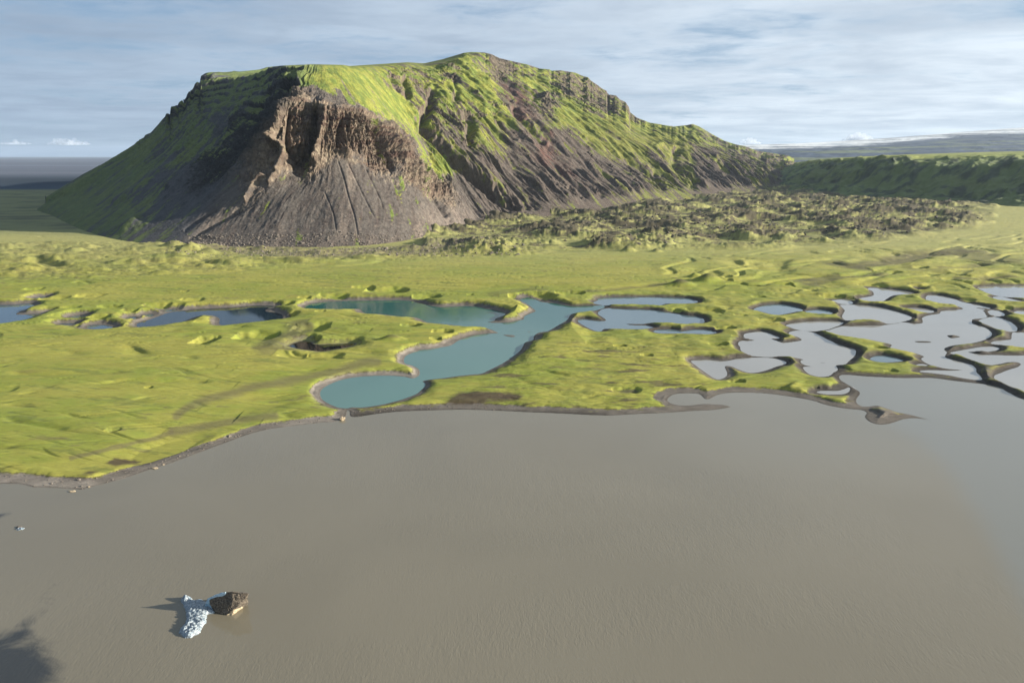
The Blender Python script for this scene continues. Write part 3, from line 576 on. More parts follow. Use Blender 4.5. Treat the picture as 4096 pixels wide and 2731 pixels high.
def sight(x_, y_, row, margin):   # a back point hidden below the line of sight through picture row
    return (x_, y_, H + (ray(CX, row*K2)[2]/ray(CX, row*K2)[1])*y_ - margin)
ribs = [
 rib([(300,452,0),(330,440,.2),(360,420,.4),(400,400,.6),(430,380,.8),(470,350,1)], 3000, (-700, 3100, 200), (-500, 3000, 200)),
 rib([(98,474,0),(200,405,.2),(330,305,.45),(392,245,.7),(430,200,.85),(470,169,1)], 2080, sight(-620, 2500, 172, 12), sight(-480, 2700, 172, 30)),
 rib([(122,498,0),(230,425,.25),(370,310,.5),(430,245,.7),(500,185,.88),(530,168,1)], 1960, sight(-560, 2300, 166, 10), sight(-480, 2500, 166, 25)),
 rib([(190,532,0),(300,452,.25),(420,350,.5),(510,250,.72),(570,185,.9),(605,160,1)], 1720, sight(-520, 2050, 160, 10), sight(-470, 2250, 160, 20)),
 rib([(262,552,0),(370,468,.28),(480,370,.52),(560,280,.72),(620,195,.9),(650,156,1)], 1480, sight(-480, 1850, 154, 8), sight(-460, 2000, 155, 14)),
 rib([(345,562,0),(440,482,.28),(525,405,.5),(590,310,.66),(640,205,.86),(675,154,1)], 1340, sight(-455, 1700, 152, 6), sight(-455, 1850, 155, 12)),
 rib([(450,568,0),(520,482,.25),(572,425,.38),(625,262,.52),(655,222,.68),(695,152,1)], 1310, sight(-440, 1620, 151, 6), sight(-450, 1750, 155, 12)),
 rib([(520,569,0),(585,480,.23),(625,405,.34),(652,238,.46),(675,224,.56),(712,150,1)], 1315, sight(-435, 1600, 150, 6), sight(-450, 1750, 155, 12)),
 rib([(600,570,0),(650,475,.22),(695,393,.40),(702,236,.49),(715,224,.57),(728,149,1)], 1320, sight(-430, 1600, 150, 6), sight(-450, 1750, 155, 12)),
 rib([(690,570,0),(715,470,.24),(745,365,.43),(745,237,.51),(750,226,.58),(742,149,1)], 1322, sight(-425, 1600, 150, 6), sight(-445, 1760, 155, 12)),
 rib([(780,569,0),(785,460,.25),(795,352,.47),(792,243,.54),(792,234,.60),(755,149,1)], 1328, sight(-420, 1610, 150, 6), sight(-445, 1780, 155, 12)),
 rib([(880,562,0),(880,480,.22),(872,380,.47),(850,258,.56),(846,247,.62),(768,149,1)], 1338, sight(-415, 1640, 150, 6), sight(-445, 1800, 155, 12)),
 rib([(965,548,0),(955,480,.20),(935,405,.40),(895,280,.58),(888,268,.64),(785,150,1)], 1365, sight(-410, 1700, 150, 6), sight(-445, 1860, 155, 14)),
 rib([(1030,532,0),(1015,490,.15),(990,448,.30),(942,318,.56),(925,295,.64),(805,151,1)], 1425, sight(-410, 1760, 150, 6), sight(-445, 1920, 155, 14)),
 rib([(1080,520,0),(1060,488,.14),(1032,440,.30),(985,365,.50),(950,310,.62),(828,152,1)], 1520, sight(-420, 1850, 150, 6), sight(-450, 2000, 155, 16)),
 rib([(1150,508,0),(1105,460,.20),(1050,385,.42),(985,300,.62),(925,222,.80),(862,152,1)], 1610, sight(-430, 1950, 148, 6), sight(-450, 2100, 152, 16)),
 rib([(1240,499,0),(1170,430,.24),(1095,340,.48),(1020,255,.70),(960,192,.87),(905,150,1)], 1710, sight(-440, 2060, 147, 6), sight(-460, 2250, 152, 18)),
 rib([(1335,489,0),(1250,410,.26),(1160,320,.50),(1085,240,.71),(1010,175,.89),(962,147,1)], 1870, sight(-440, 2200, 146, 4), sight(-460, 2400, 150, 20)),
 rib([(1450,475,0),(1360,398,.26),(1255,300,.51),(1170,225,.71),(1095,170,.88),(1032,136,1)], 2140, sight(-420, 2450, 140, 15), sight(-460, 2700, 150, 20)),
 rib([(1560,460,0),(1470,390,.25),(1350,298,.51),(1255,225,.71),(1165,165,.88),(1090,121,1)], 2540, sight(-350, 2800, 126, 25), sight(-420, 3000, 150, 20)),
 rib([(1640,452,0),(1560,388,.24),(1440,298,.51),(1345,230,.71),(1245,172,.88),(1158,136,1)], 2760, sight(-200, 3000, 150, 30), sight(-300, 3300, 190, 20)),
 rib([(1700,446,0),(1625,390,.24),(1515,312,.50),(1420,248,.71),(1325,195,.87),(1250,160,1)], 2960, sight(50, 3250, 180, 30), sight(0, 3500, 250, 20)),
 rib([(1745,442,0),(1680,392,.25),(1580,325,.50),(1490,275,.70),(1405,225,.88),(1342,172,1)], 3120, sight(250, 3400, 200, 30), sight(200, 3700, 280, 20)),
 rib([(1782,438,0),(1725,392,.25),(1640,342,.50),(1560,305,.70),(1500,275,.86),(1442,249,1)], 3300, sight(500, 3600, 270, 20), sight(450, 3900, 320, 20)),
 rib([(1800,435,0),(1750,395,.27),(1672,352,.51),(1607,318,.72),(1565,303,.88),(1540,293,1)], 3400, sight(670, 3720, 300, 20), sight(650, 4050, 330, 20)),
 rib([(1820,432,0),(1775,398,.25),(1700,352,.52),(1645,318,.74),(1615,298,.89),(1592,286,1)], 3500, sight(850, 3850, 310, 20), sight(850, 4200, 340, 20)),
 rib([(1848,428,0),(1822,408,.22),(1775,375,.48),(1735,352,.70),(1712,338,.88),(1695,328,1)], 3700, sight(1200, 4000, 345, 20), sight(1200, 4400, 360, 20)),
 rib([(1880,425,0),(1868,412,.2),(1852,398,.45),(1842,388,.68),(1835,382,.85),(1830,376,1)], 3900, sight(1650, 4200, 385, 20), sight(1650, 4600, 390, 20)),
]
ctrl = np.array(ribs)                                              # (ribs, 8, 3)
fc = np.array([to_px(*r[[0, 2, 4]].T) for r in ctrl])/K2
step = np.array([1]+[max(np.hypot(*(fc[i+1]-fc[i])).max()*1.0, 25) for i in range(1, len(ribs)-1)])
uk = np.concatenate([[0], np.cumsum(np.r_[60, step[1:]])])
NU = 1500; ut = np.linspace(0, uk[-1], NU)
vk = np.arange(8.0); counts = [90, 95, 120, 60, 85, 24, 10]
vt = np.concatenate([np.linspace(i, i+1, n, endpoint=False) for i, n in enumerate(counts)]+[[7.0]])
A = pchip(vk, np.swapaxes(ctrl, 0, 1), vt)                         # (nv, ribs, 3)
A = np.swapaxes(cat_u(uk, np.swapaxes(A, 0, 1), ut), 0, 1)         # (nv, nu, 3)
def blur1(a, k, ax):
    c = np.cumsum(np.insert(a, 0, 0, axis=ax), axis=ax); n = a.shape[ax]; i0 = np.clip(np.arange(n)-k, 0, n); i1 = np.clip(np.arange(n)+k+1, 0, n)
    sh = [1]*a.ndim; sh[ax] = -1; return (np.take(c, i1, ax)-np.take(c, i0, ax))/(i1-i0).reshape(sh)
A[:, :, :] = blur1(A, 14, 1)
mx, my, mz = A[..., 0], A[..., 1], A[..., 2]
PXm, PYm = to_px(mx, my, mz); PXm /= K2; PYm /= K2                   # where each piece of the slope appears, in 2352 units
# metric coordinates along (s) and down (t) the slope
ds = np.sqrt(np.sum(np.diff(A, axis=1)**2, -1)); smid = np.concatenate([[0], np.cumsum(ds[len(vt)//3])])
V2 = np.repeat(vt[:, None], NU, 1)
dt = np.sqrt(np.sum(np.diff(A, axis=0)**2, -1)); T = np.concatenate([np.zeros((1, NU)), np.cumsum(dt, 0)]); 
Sg = np.repeat(smid[None, :], len(vt), 0)
du_ = np.gradient(A, axis=1); dv_ = np.gradient(A, axis=0)
Nn = np.cross(du_, dv_); Nn /= np.maximum(np.linalg.norm(Nn, axis=-1, keepdims=True), 1e-6)
Nn = np.where(Nn[..., 2:3] < 0, -Nn, Nn)

# what lies where: samples read off the photograph (x, y, moss, rock, red)
SAMP = np.array([(700,170,1,0,0),(760,190,1,0,0),(830,220,1,0,0),(900,258,1,0,0),(932,290,.9,0,0),(745,160,1,0,0),(800,160,.9,.1,0),(640,180,.55,.1,0),(665,205,.1,.9,.2),(640,225,.05,.8,.1),(720,226,.0,.2,0),(780,232,.05,.2,0),
 (700,300,0,1,.2),(750,280,0,1,.6),(800,270,0,1,.7),(850,300,0,1,.7),(900,340,0,1,.5),(960,400,.05,1,.2),(1000,430,.05,.9,.1),(640,290,0,1,.2),(620,340,0,1,.1),(588,430,0,.55,0),(572,452,0,.5,0),(545,400,.05,.3,0),(545,440,0,0,0),(620,440,0,0,0),(600,470,0,0,0),(632,400,0,.4,0),(655,400,0,.2,0),(600,395,0,.4,0),(1060,440,0,0,0),(1000,470,0,.1,0),(940,440,0,.2,0),(900,400,0,.3,0),(820,372,0,.2,0),(760,385,0,.1,0),(720,370,.15,1,0),(700,250,0,1,.4),(730,330,0,1,0),(1030,450,.1,.9,0),(870,370,.05,.9,.2),(800,340,.05,1,0),(910,300,.1,.9,.5),
 (650,450,0,0,0),(750,420,0,0,0),(800,380,0,0,.1),(850,430,0,0,.1),(900,480,0,0,0),(750,520,0,0,0),(600,530,0,0,0),(500,520,0,0,0),(1000,490,.0,0,-.2),(1050,505,0,0,-.2),(970,525,.45,0,0),(930,520,.2,0,0),(700,480,0,0,0),(560,540,0,0,0),
 (1005,368,1,0,0),(1020,385,.9,0,0),(985,345,.5,0,0),(1060,420,.1,0,0),(1100,450,.05,0,0),(1130,490,.05,0,0),(1010,330,.2,.1,0),
 (950,165,.6,.5,0),(900,170,.6,.4,.2),(860,180,.8,.2,.1),(1000,215,.75,.3,0),(960,220,.6,.4,0),(1050,200,.9,.1,0),(1050,170,.6,.5,0),(1100,180,.9,0,0),(1080,150,.8,0,0),(1090,130,.45,.2,.5),(1150,150,.2,.8,.1),(1200,170,.6,.2,0),(1250,200,.9,0,0),(1300,260,1,0,0),(1350,300,1,0,0),(1400,330,.9,0,0),
 (1300,178,.3,.8,0),(1350,208,.3,.9,0),(1385,225,.3,.8,0),(1430,245,.3,.8,0),(1420,275,.95,0,0),(1200,245,.1,.1,1),(1175,205,.2,.1,.9),(1230,275,.6,.1,.4),(1250,228,.1,.9,.2),(1240,245,.2,.8,.2),(1150,260,.75,.2,0),(1100,280,.6,.3,0),(1120,230,.8,.3,0),(1060,300,.4,.3,0),(1010,270,.5,.5,0),(1050,350,.35,.2,0),(1100,350,.5,.1,0),
 (1150,330,.5,.1,0),(1200,330,.15,0,.1),(1250,350,.05,0,.8),(1290,390,.05,0,.7),(1330,425,.1,0,.4),(1300,340,.05,0,.1),(1350,370,.05,0,0),(1400,385,.15,0,0),(1440,400,.2,0,0),(1450,350,.75,0,0),(1500,370,.6,.2,0),(1550,350,.8,.1,0),(1500,320,.95,0,0),(1550,312,.85,0,0),(1600,330,.6,.2,0),(1640,395,.05,0,.1),(1610,375,.1,0,.1),(1570,400,.6,.3,0),(1530,395,.6,.3,0),
 (1700,350,.4,.1,.1),(1650,350,.6,.1,0),(1750,385,.45,.1,.1),(1800,390,.4,.1,0),(1600,295,.6,.1,0),(1650,320,.4,.1,.2),(1700,400,.35,.3,0),(1150,400,.35,.1,0),(1200,400,.35,.1,0),(1200,440,.25,.1,0),(1100,400,.25,.1,0),(1250,430,.25,.1,0),(1300,450,.2,.1,0),(1150,460,.05,0,0),(1250,480,.1,.1,0),(1400,430,.35,.2,0),(1450,430,.4,.2,0),(1500,420,.5,.2,0),(1380,455,.2,.3,0),
 (500,190,.75,.2,0),(600,190,.8,.1,0),(550,240,.7,.2,0),(450,270,.6,.3,0),(400,320,.65,.2,0),(350,350,.7,.1,0),(300,400,.65,0,0),(250,430,.65,0,0),(200,450,.7,0,0),(600,260,.10,.7,0),(550,330,.05,.9,0),(590,310,.05,1,0),(520,310,.3,.2,0),(500,380,.05,.8,0),(450,425,.08,.5,0),(400,440,.1,.3,0),(400,470,.15,0,0),(350,500,.3,0,0),(450,500,.03,0,0),(500,450,.03,0,0),(300,510,.55,0,0),(250,520,.7,0,0),(330,450,.35,0,0),(180,480,.8,0,0),(150,470,.8,0,0),(400,400,.3,0,0),(470,330,.55,0,0),  # rock band on the left face follows the dark crest shadow
 (570,280,.15,.7,0),(530,200,.75,.2,0),(480,200,.5,.5,0),(430,230,.4,.6,0)], float)
def splat(PX, PY, sigma=20):
    q = np.stack([PX.ravel(), PY.ravel()], 1); num = np.zeros((len(q), 3)); den = np.zeros(len(q))+1e-12
    for s_ in SAMP:
        d2 = ((q[:, 0]-s_[0])**2+(q[:, 1]-s_[1])**2)/sigma**2
        w = np.exp(-0.5*d2)+1e-3/(1+d2)**2
        num += w[:, None]*s_[2:]; den += w
    return (num/den[:, None]).T.reshape(3, *PX.shape)
wpx = 7*fbm(Sg/60, T/60, 3, 201); moss, rock, red = splat(PXm+wpx, PYm+5*fbm(Sg/50, T/50, 3, 203))
# on the right-hand slopes streaks follow the fall line
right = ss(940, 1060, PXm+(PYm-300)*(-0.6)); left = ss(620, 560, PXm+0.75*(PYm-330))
topfade = ss(5.15, 4.9, V2); footf = ss(0.0, 0.5, V2)
sw = Sg+14*fbm(T/160, Sg/160, 2, 205)
g1 = ridged(sw/95, T/520, 2, 211); g2 = ridged(sw/34, T/260, 3, 213); g3 = ridged(sw/12, T/110, 3, 215); r3 = fbm(Sg/10, T/10, 4, 217)
r1 = ridged(sw/30, T/70, 4, 219)
outc = ss(.20, .42, fbm(Sg/55, T/34, 3, 243))*ss(2.0, 3.0, V2)*ss(5.0, 4.6, V2)*right
rock = np.clip(rock+.75*outc, 0, 1); moss = moss-.35*outc
cliffy = np.clip(rock, 0, 1)
isF = (1-right)*(1-left)
# buttresses of the front cliff: tall vertical fins and recesses
but = ridged(Sg/70, T/420, 2, 223)
gcliff = ss(1.75, 2.15, V2)*ss(3.25, 2.95, V2)
D = np.zeros_like(T)
gs = ridged(sw/5.5, T/60, 2, 245)
D += right*footf*topfade*(15*(g1-0.45)+9*(np.clip(g2, 0, 1)**1.6-0.25)*ss(4.9, 3.5, V2)+2.8*(g3-0.4)+.7*(gs-.4)+3.0*(r1-.4)*ss(-.1,.25,fbm(Sg/70,T/40,2,233))*ss(2.6,3.6,V2))
D += left*ss(.7, 2.2, V2)*topfade*(10*(g1-0.45)+7*(g2-0.4)+3*(g3-0.4)+2.2*fbm(Sg/22, T/22, 4, 231))
D += isF*footf*ss(2.1, 1.5, V2)*(.7*(g3-0.4)+1.0*(ridged(sw/38, T/300, 2, 227)-0.5)+0.5*fbm(Sg/6, T/14, 3, 228))
D += isF*gcliff*(13*(but-0.5)+6*(r1-0.4))
D += cliffy*footf*(4.5*(r1-0.35)+2.0*r3+2.2*(ridged(Sg/7, T/13, 3, 221)-.4)+1.6*(ridged(Sg/3, T/5, 2, 222)-.4)+3.2*(ridged(Sg/9, T/90, 3, 225)-.45)*gcliff)*lerp(1, 1.35, gcliff*isF)
q1 = fbm(Sg/24, T/34, 3, 271); q2 = fbm(Sg/9, T/14, 3, 273)
D += cliffy*footf*(8*(np.round(q1*5)/5-q1*.4)+3.2*(np.round(q2*5)/5))*lerp(.45, 1, isF)
# strata ledges
zl = mz+6*fbm(Sg/80, T/80, 2, 229); led = (zl/26.0) % 1.0; ledge = ss(0, .25, led)*ss(1, .55, led)
D += (cliffy*2.6+left*ss(2.6, 4.0, V2)*6.0*lerp(.5, 1.3, ss(-.3, .3, fbm(Sg/120, T/60, 2, 230)))+right*ss(3.2, 4.2, V2)*2.2)*(ledge-.5)*topfade
D += 0.6*r3*footf
# named gullies and spurs, traced (depth in metres, width in picture units)
def feat(pts, w, depth):
    global D
    line = catmull(np.array(pts, float), 5, False); lo = line.min(0)-4*w; hi = line.max(0)+4*w
    m = (PXm > lo[0]) & (PXm < hi[0]) & (PYm > lo[1]) & (PYm < hi[1]) & (V2 < 5)
    if not m.any(): return
    q = np.stack([PXm[m], PYm[m]], 1); d = sdist(q, line, False)*(1+.4*fbm(Sg[m]/25, T[m]/25, 2, 241))
    e = np.minimum(np.hypot(*(q-line[0]).T), np.hypot(*(q-line[-1]).T))
    D[m] += depth*np.exp(-(d/w)**2)*ss(0, 2.2*w, e)
for a in [([(722,236),(724,280),(716,330),(690,385)], 10, -26), ([(668,250),(660,300),(668,340),(690,370)], 7, -15), ([(742,240),(738,290),(728,340),(722,385)], 7, 20), ([(650,245),(640,290),(632,320),(650,345),(640,380),(630,400)], 5, 15),
          ([(790,262),(782,300),(776,345)], 7, -18), ([(775,340),(800,352),(815,360)], 9, 14), ([(845,262),(870,300),(890,350),(905,395)], 9, -14), ([(870,290),(930,360),(990,430)], 10, 10), ([(985,440),(1010,470),(1030,500)], 6, -9),
          ([(614,402),(592,425),(574,452),(562,468)], 3.5, 9), ([(640,392),(628,408),(615,425)], 3, 6),
          ([(985,195),(992,230),(975,275),(1000,310)], 9, -24), ([(1040,170),(1050,205),(1045,245)], 6, -10), ([(1060,255),(1085,280),(1078,310),(1092,340)], 10, -26), ([(960,285),(1010,330),(1060,385),(1110,425),(1150,455),(1200,480)], 10, -26),
          ([(1180,232),(1190,262),(1230,300),(1260,325)], 8, -18), ([(1130,250),(1150,290),(1190,325)], 7, -14), ([(925,170),(935,200),(940,230)], 6, -12), ([(895,162),(905,190),(920,215)], 5, -8), ([(1240,215),(1255,240)], 9, 16), ([(1228,205),(1232,235)], 8, -12),
          ([(1340,320),(1400,350),(1480,385),(1530,440)], 6, -9), ([(1500,385),(1510,410),(1530,430)], 6, -10), ([(1560,330),(1550,365),(1570,400)], 9, -14), ([(1600,400),(1590,430)], 6, -9), ([(1500,335),(1600,345),(1650,370)], 5, 8),
          ([(1300,430),(1340,455)], 4, -7), ([(1130,425),(1200,465),(1240,480)], 5, -7), ([(1370,440),(1390,455)], 5, -7), ([(1690,340),(1720,365),(1750,390)], 6, -9),
          ([(775,365),(790,410),(800,450),(815,500),(822,545)], 1.8, -1.7), ([(745,440),(765,490),(772,530)], 1.6, -1.2), ([(800,375),(830,440),(860,500)], 1.8, -1.5), ([(840,390),(870,450),(880,480)], 1.6, -1.2),
          ([(600,200),(560,260),(520,330),(440,400),(380,440)], 9, 9), ([(640,205),(600,260),(560,330)], 14, -16), ([(690,190),(668,195),(650,215)], 7, -20), ([(420,350),(340,420),(250,470)], 8, 6), ([(330,500),(280,525),(270,540)], 10, 8), ([(560,480),(480,520),(420,560)], 6, -5), ([(500,480),(420,530)], 4, -4),
          ([(470,540),(560,560),(640,575)], 3, 1.5)]:
    feat(*a)
D *= ss(5.6, 5.0, V2)*footf
D *= lerp(1.0, lerp(0.3, 0.8, cliffy*right), ss(4.75, 5.0, V2))
mx2 = mx+Nn[..., 0]*D; my2 = my+Nn[..., 1]*D; mz2 = mz+Nn[..., 2]*D
# settle the crest on the skyline seen in the photograph: heights above mid slope are eased up or down, fully at the crest
SKY = np.array([(40,478),(102,456),(144,429),(191,400),(239,375),(294,341),(309,331),(313,326),(330,315),(333,310),(345,305),(362,286),(379,266),(381,261),(390,259),(391,246),(408,241),(410,235),(424,227),(431,213),(441,204),(448,191),(458,186),(460,175),
 (472,168),(485,166),(526,167),(560,164),(601,160),(612,155),(649,151),(718,148),(786,149.5),(804,152),(883,147),(936,143.5),(974,146),(1015,137),(1065,122),(1082,120),(1112,121),(1129,125),(1147,134),(1185,143),(1210,148.5),(1240,158),(1262,160),(1266,163),
 (1287,162),(1322,167.5),(1339,175),(1351,178),(1357,185),(1374,197),(1386,205.6),(1393,208.5),(1396,217),(1415,219.7),(1424,229),(1437,235),(1445,246.6),(1448,258.4),(1462,270),(1492,282),(1547,291),(1577,287.7),(1591,285),(1606,290.6),(1635,308),(1665,324),
 (1687,331),(1714,337),(1741,347),(1772,352),(1809,357),(1850,364)], float)
for _ in range(3):
    p2x, p2y = to_px(mx2, my2, mz2); p2x = p2x/K2; p2y = p2y/K2
    nb = 1800; bi = np.clip(np.round(p2x+0).astype(int), 40, 1850)
    top = np.full(1900, 1e9); np.minimum.at(top, bi.ravel(), p2y.ravel())
    okc = top < 1e8; cols_ = np.arange(1900); top = np.interp(cols_, cols_[okc], top[okc])
    want = np.interp(cols_, SKY[:, 0], SKY[:, 1]); dif = np.clip(top-want, -40, 40); k_ = np.ones(3)/3; dif = np.convolve(np.pad(dif, 1, 'edge'), k_, 'valid')
    cx_ = np.clip(p2x, 41, 1849); dd_ = np.interp(cx_, cols_, dif); tp = np.interp(cx_, cols_, top)
    frac = np.clip((470-p2y)/np.maximum(470-tp, 5), 0, 1.2); w_ = ss(0.62, 1.0, frac)*((p2x > 41) & (p2x < 1849))*ss(1838, 1785, p2x)
    mz2 = mz2 + dd_*K2/F*np.hypot(mx2, my2)*0.96*w_
# colour of the mountain
fs = fbm(sw/7, T/90, 4, 251); fs2 = fbm(sw/26, T/180, 3, 253); fi = fbm(Sg/5, T/7, 3, 255); fm = fbm(Sg/30, T/45, 4, 257)
hollow = ss(.15, -.6, (blur(D, 10, 1)-D)/3.0)
dz = np.gradient(mz2, axis=0)/np.maximum(np.sqrt(np.gradient(mx2, axis=0)**2+np.gradient(my2, axis=0)**2), .1)
steep = ss(0.95, 1.7, np.abs(dz))
ms = moss - .10*right*ss(2.8, 1.8, V2) + left*ss(2.2, 3.4, V2)*.45*(ss(.2, .5, led)-.5) + 0.62*fs*np.maximum(lerp(.5, 1, right), left)+0.85*fs2+0.28*fi+.3*fm - 0.45*steep
ms = ms - 1.2*isF*ss(2.9, 3.1, V2)*ss(3.95, 3.55, V2+.5*fm)*ss(645, 665, PXm)*ss(885, 835, PXm)
ms = ss(0.38, 0.54, ms)
def c3(v): return np.array(v, float)
def mixm(a, b, t): return a+(c3(b)-a)*t[..., None]
scree = np.zeros(T.shape+(3,))+c3([0.082, 0.073, 0.066])
scree = mixm(scree, [0.070, 0.058, 0.052], ss(-.15, .35, fs+.4*fm)*.75)
scree = mixm(scree, [0.165, 0.135, 0.112], ss(.1, .5, -fs2+.3*fi)*isF*.6)
scree = mixm(scree, [0.19, 0.155, 0.13], ss(1.2, .3, V2)*ss(.25, .5, fi)*.6)          # coarse pale blocks low on the fan
scree = mixm(scree, [0.082, 0.066, 0.056], right*.6)
scree = mixm(scree, [0.048, 0.052, 0.060], left*.85)  # darker, bluer scree copy for the face turned from the sun
scree = mixm(scree, [0.20, 0.165, 0.14], np.clip(-red*3, 0, 1)*.7)
rockc = np.zeros(T.shape+(3,))+c3([0.140, 0.112, 0.086])
band2 = fbm(Sg/200, (mz2+5*fm)/7, 3, 261)
rockc = mixm(rockc, [0.075, 0.048, 0.040], ss(-.2, .25, band2+.4*fi)*np.clip(.45+red, 0, 1))
rockc = mixm(rockc, [0.235, 0.20, 0.15], ss(.05, .4, fi+.6*fm-.1)*.6)
rockc = mixm(rockc, [0.06, 0.05, 0.042], ss(.1, .4, -fi+.4*fm)*.5)
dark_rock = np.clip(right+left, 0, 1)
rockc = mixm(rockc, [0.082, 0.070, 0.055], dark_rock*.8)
rockc = mixm(rockc, [0.018, 0.021, 0.024], left*.92)  # near-black rock on the shaded face, crest shadow painted into colour
colm = scree + (rockc-scree)*np.clip(ss(.3, .6, rock+.35*fi+.3*fm)+.6*steep, 0, 1)[..., None]
colm = mixm(colm, [0.115, 0.050, 0.042], np.clip(ss(.35, .9, red+.9*fs+.3*fs2)*(1-cliffy), 0, 1)*.55)
mossc = np.zeros(T.shape+(3,))+c3([0.165, 0.185, 0.036])
mossc = mixm(mossc, [0.095, 0.125, 0.030], ss(-.2, .35, fm+.5*fs))
mossc = mixm(mossc, [0.20, 0.20, 0.05], ss(0, .4, -fm+.4*fi)*.6)
mossc = mixm(mossc, lerp(np.array([0.044, 0.060, 0.030]), np.array([.095, .120, .044]), ss(-.2, .35, fs2+.5*fm)[..., None]) if False else [0.066, 0.090, 0.038], left*.9)  # moss darkened on the shaded left face, shade put into its colour
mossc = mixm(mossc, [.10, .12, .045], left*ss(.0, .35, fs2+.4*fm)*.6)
mossc = mixm(mossc, [0.13, 0.125, 0.04], right*ss(3.0, 1.5, V2)*.45)
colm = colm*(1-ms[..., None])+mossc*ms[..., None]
colm = mixm(colm, [0.12, 0.112, 0.108], isF*ss(2.85, 3.05, V2)*ss(4.35, 3.95, V2+2*fi*.3)*ss(260, 240, PYm-.0*PXm)*ss(640, 660, PXm)*ss(860, 800, PXm)*ss(3.0,3.15,V2)*.0)
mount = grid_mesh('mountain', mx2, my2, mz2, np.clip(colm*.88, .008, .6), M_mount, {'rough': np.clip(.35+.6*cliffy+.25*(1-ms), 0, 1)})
mount['kind'] = 'structure'
def flat_where(o, w, nr, nc):
    f = w[:-1, :-1].ravel(); sm = np.ones(len(o.data.polygons), bool); sm[:len(f)] = ~f; o.data.polygons.foreach_set('use_smooth', sm)
flat_where(mount, ((cliffy > .4) | (fs*.5+fi*.5 > .12)*(ms < .4)) & (V2 < 5), 0, 0)

# ------------------------------------------------------------------ the shaded hill across the valley and the glacier behind
def strip(name, cols, rows_spec, mat, nu, nv_list, colour, disp, kind='structure', uwrap=None):
    """rows_spec: list of arrays of (px, py, Y) per column; Y None = on the ground"""
    L = []
    for level in rows_spec:
        pts = []
        for (a, b, Y) in level:
            if Y is None: pts.append(foot_pt(a, b))
            elif Y < 2: pts.append(np.array(at_y(a*K2, b*K2, L[0][len(pts)][1]*Y)))
            elif isinstance(Y, tuple): X_, Y_, Z_ = at_y(a*K2, b*K2, Y[0]); pts.append(np.array([X_, Y_, Z_+Y[1]]))
            else: pts.append(np.array(at_y(a*K2, b*K2, Y)))
        L.append(pts)
    L = np.array(L); nk = L.shape[1]; vt_ = np.concatenate([np.linspace(i, i+1, n, endpoint=False) for i, n in enumerate(nv_list)]+[[float(len(nv_list))]])
    A_ = pchip(np.arange(float(L.shape[0])), L, vt_); A_ = np.swapaxes(cat_u(np.arange(float(nk)), np.swapaxes(A_, 0, 1), np.linspace(0, nk-1, nu)), 0, 1)
    x_, y_, z_ = A_[..., 0], A_[..., 1], A_[..., 2]; V_ = np.repeat(vt_[:, None], nu, 1)
    nn = np.cross(np.gradient(A_, axis=1), np.gradient(A_, axis=0)); nn /= np.maximum(np.linalg.norm(nn, axis=-1, keepdims=True), 1e-6); nn = np.where(nn[..., 2:3] < 0, -nn, nn)
    d_ = disp(x_, y_, z_, V_); x_ = x_+nn[..., 0]*d_; y_ = y_+nn[..., 1]*d_; z_ = z_+nn[..., 2]*d_
    pxs, pys = to_px(x_, y_, z_)
    o = grid_mesh(name, x_, y_, z_, colour(x_, y_, z_, V_, pxs/K2, pys/K2), mat, {'rough': np.full(x_.shape, .6)}); o['kind'] = kind; return o
hd = lambda X, Y, Z, V: (ridged((.45*X-.85*Y)/95, V*.9+X/900, 3, 301)-.5)*15*ss(0, .6, V)*ss(3.1, 2.3, V)+2.5*(ridged((.45*X-.85*Y)/30, V*2.0, 3, 305)-.4)*ss(0, .6, V)*ss(3.1, 2.4, V)+1.6*fbm(X/20, Y/20, 3, 303)
def hill_col(X, Y, Z, V, a, b):
    c = np.zeros(X.shape+(3,))+c3([.095, .122, .052]); n = fbm((.45*X-.85*Y)/24, V*2.2, 4, 311)+.5*fbm((.45*X-.85*Y)/90, V*1.2, 3, 313)+.03
    c = mixm(c, [.036, .044, .040], ss(-.05, .30, n)*.8); top = ss(2.1, 2.7, V); c = mixm(c, [.20, .22, .065], top*.8)
    return c
strip('hill', None, [
  [(1700,418,None),(1790,434,None),(1880,446,None),(1980,456,None),(2080,462,None),(2180,467,None),(2280,472,None),(2390,477,None),(2550,470,None),(2800,470,None)],
  [(1740,410,1.03),(1825,415,1.04),(1910,420,1.04),(2005,424,1.05),(2100,428,1.05),(2200,430,1.055),(2300,438,1.06),(2405,432,1.06),(2560,428,1.05),(2800,428,1.05)],
  [(1800,390,1.08),(1870,382,1.09),(1950,372,1.10),(2040,370,1.10),(2130,371,1.11),(2225,370,1.12),(2320,373,1.13),(2420,368,1.13),(2570,366,1.13),(2800,366,1.13)],
  [(1830,374,1.13),(1890,366,1.14),(1970,361,1.16),(2055,357,1.17),(2145,356,1.19),(2238,354,1.21),(2330,352,1.24),(2430,350,1.25),(2575,348,1.25),(2800,348,1.25)],
  [(1850,376,1.4),(1910,368,1.5),(1985,361,1.6),(2068,356,1.7),(2156,353,1.8),(2248,350,1.9),(2340,348,2.0-.01),(2440,345,1.99),(2580,344,1.99),(2800,344,1.99)],
  [(1850,390,1.6),(1910,388,1.7),(1985,382,1.8),(2068,378,1.9),(2156,376,1.95),(2248,372,1.98),(2340,370,1.995),(2440,368,1.995),(2580,366,1.995),(2800,366,1.995)]],
  M_far, 700, [60, 90, 30, 30, 6], hill_col, hd)
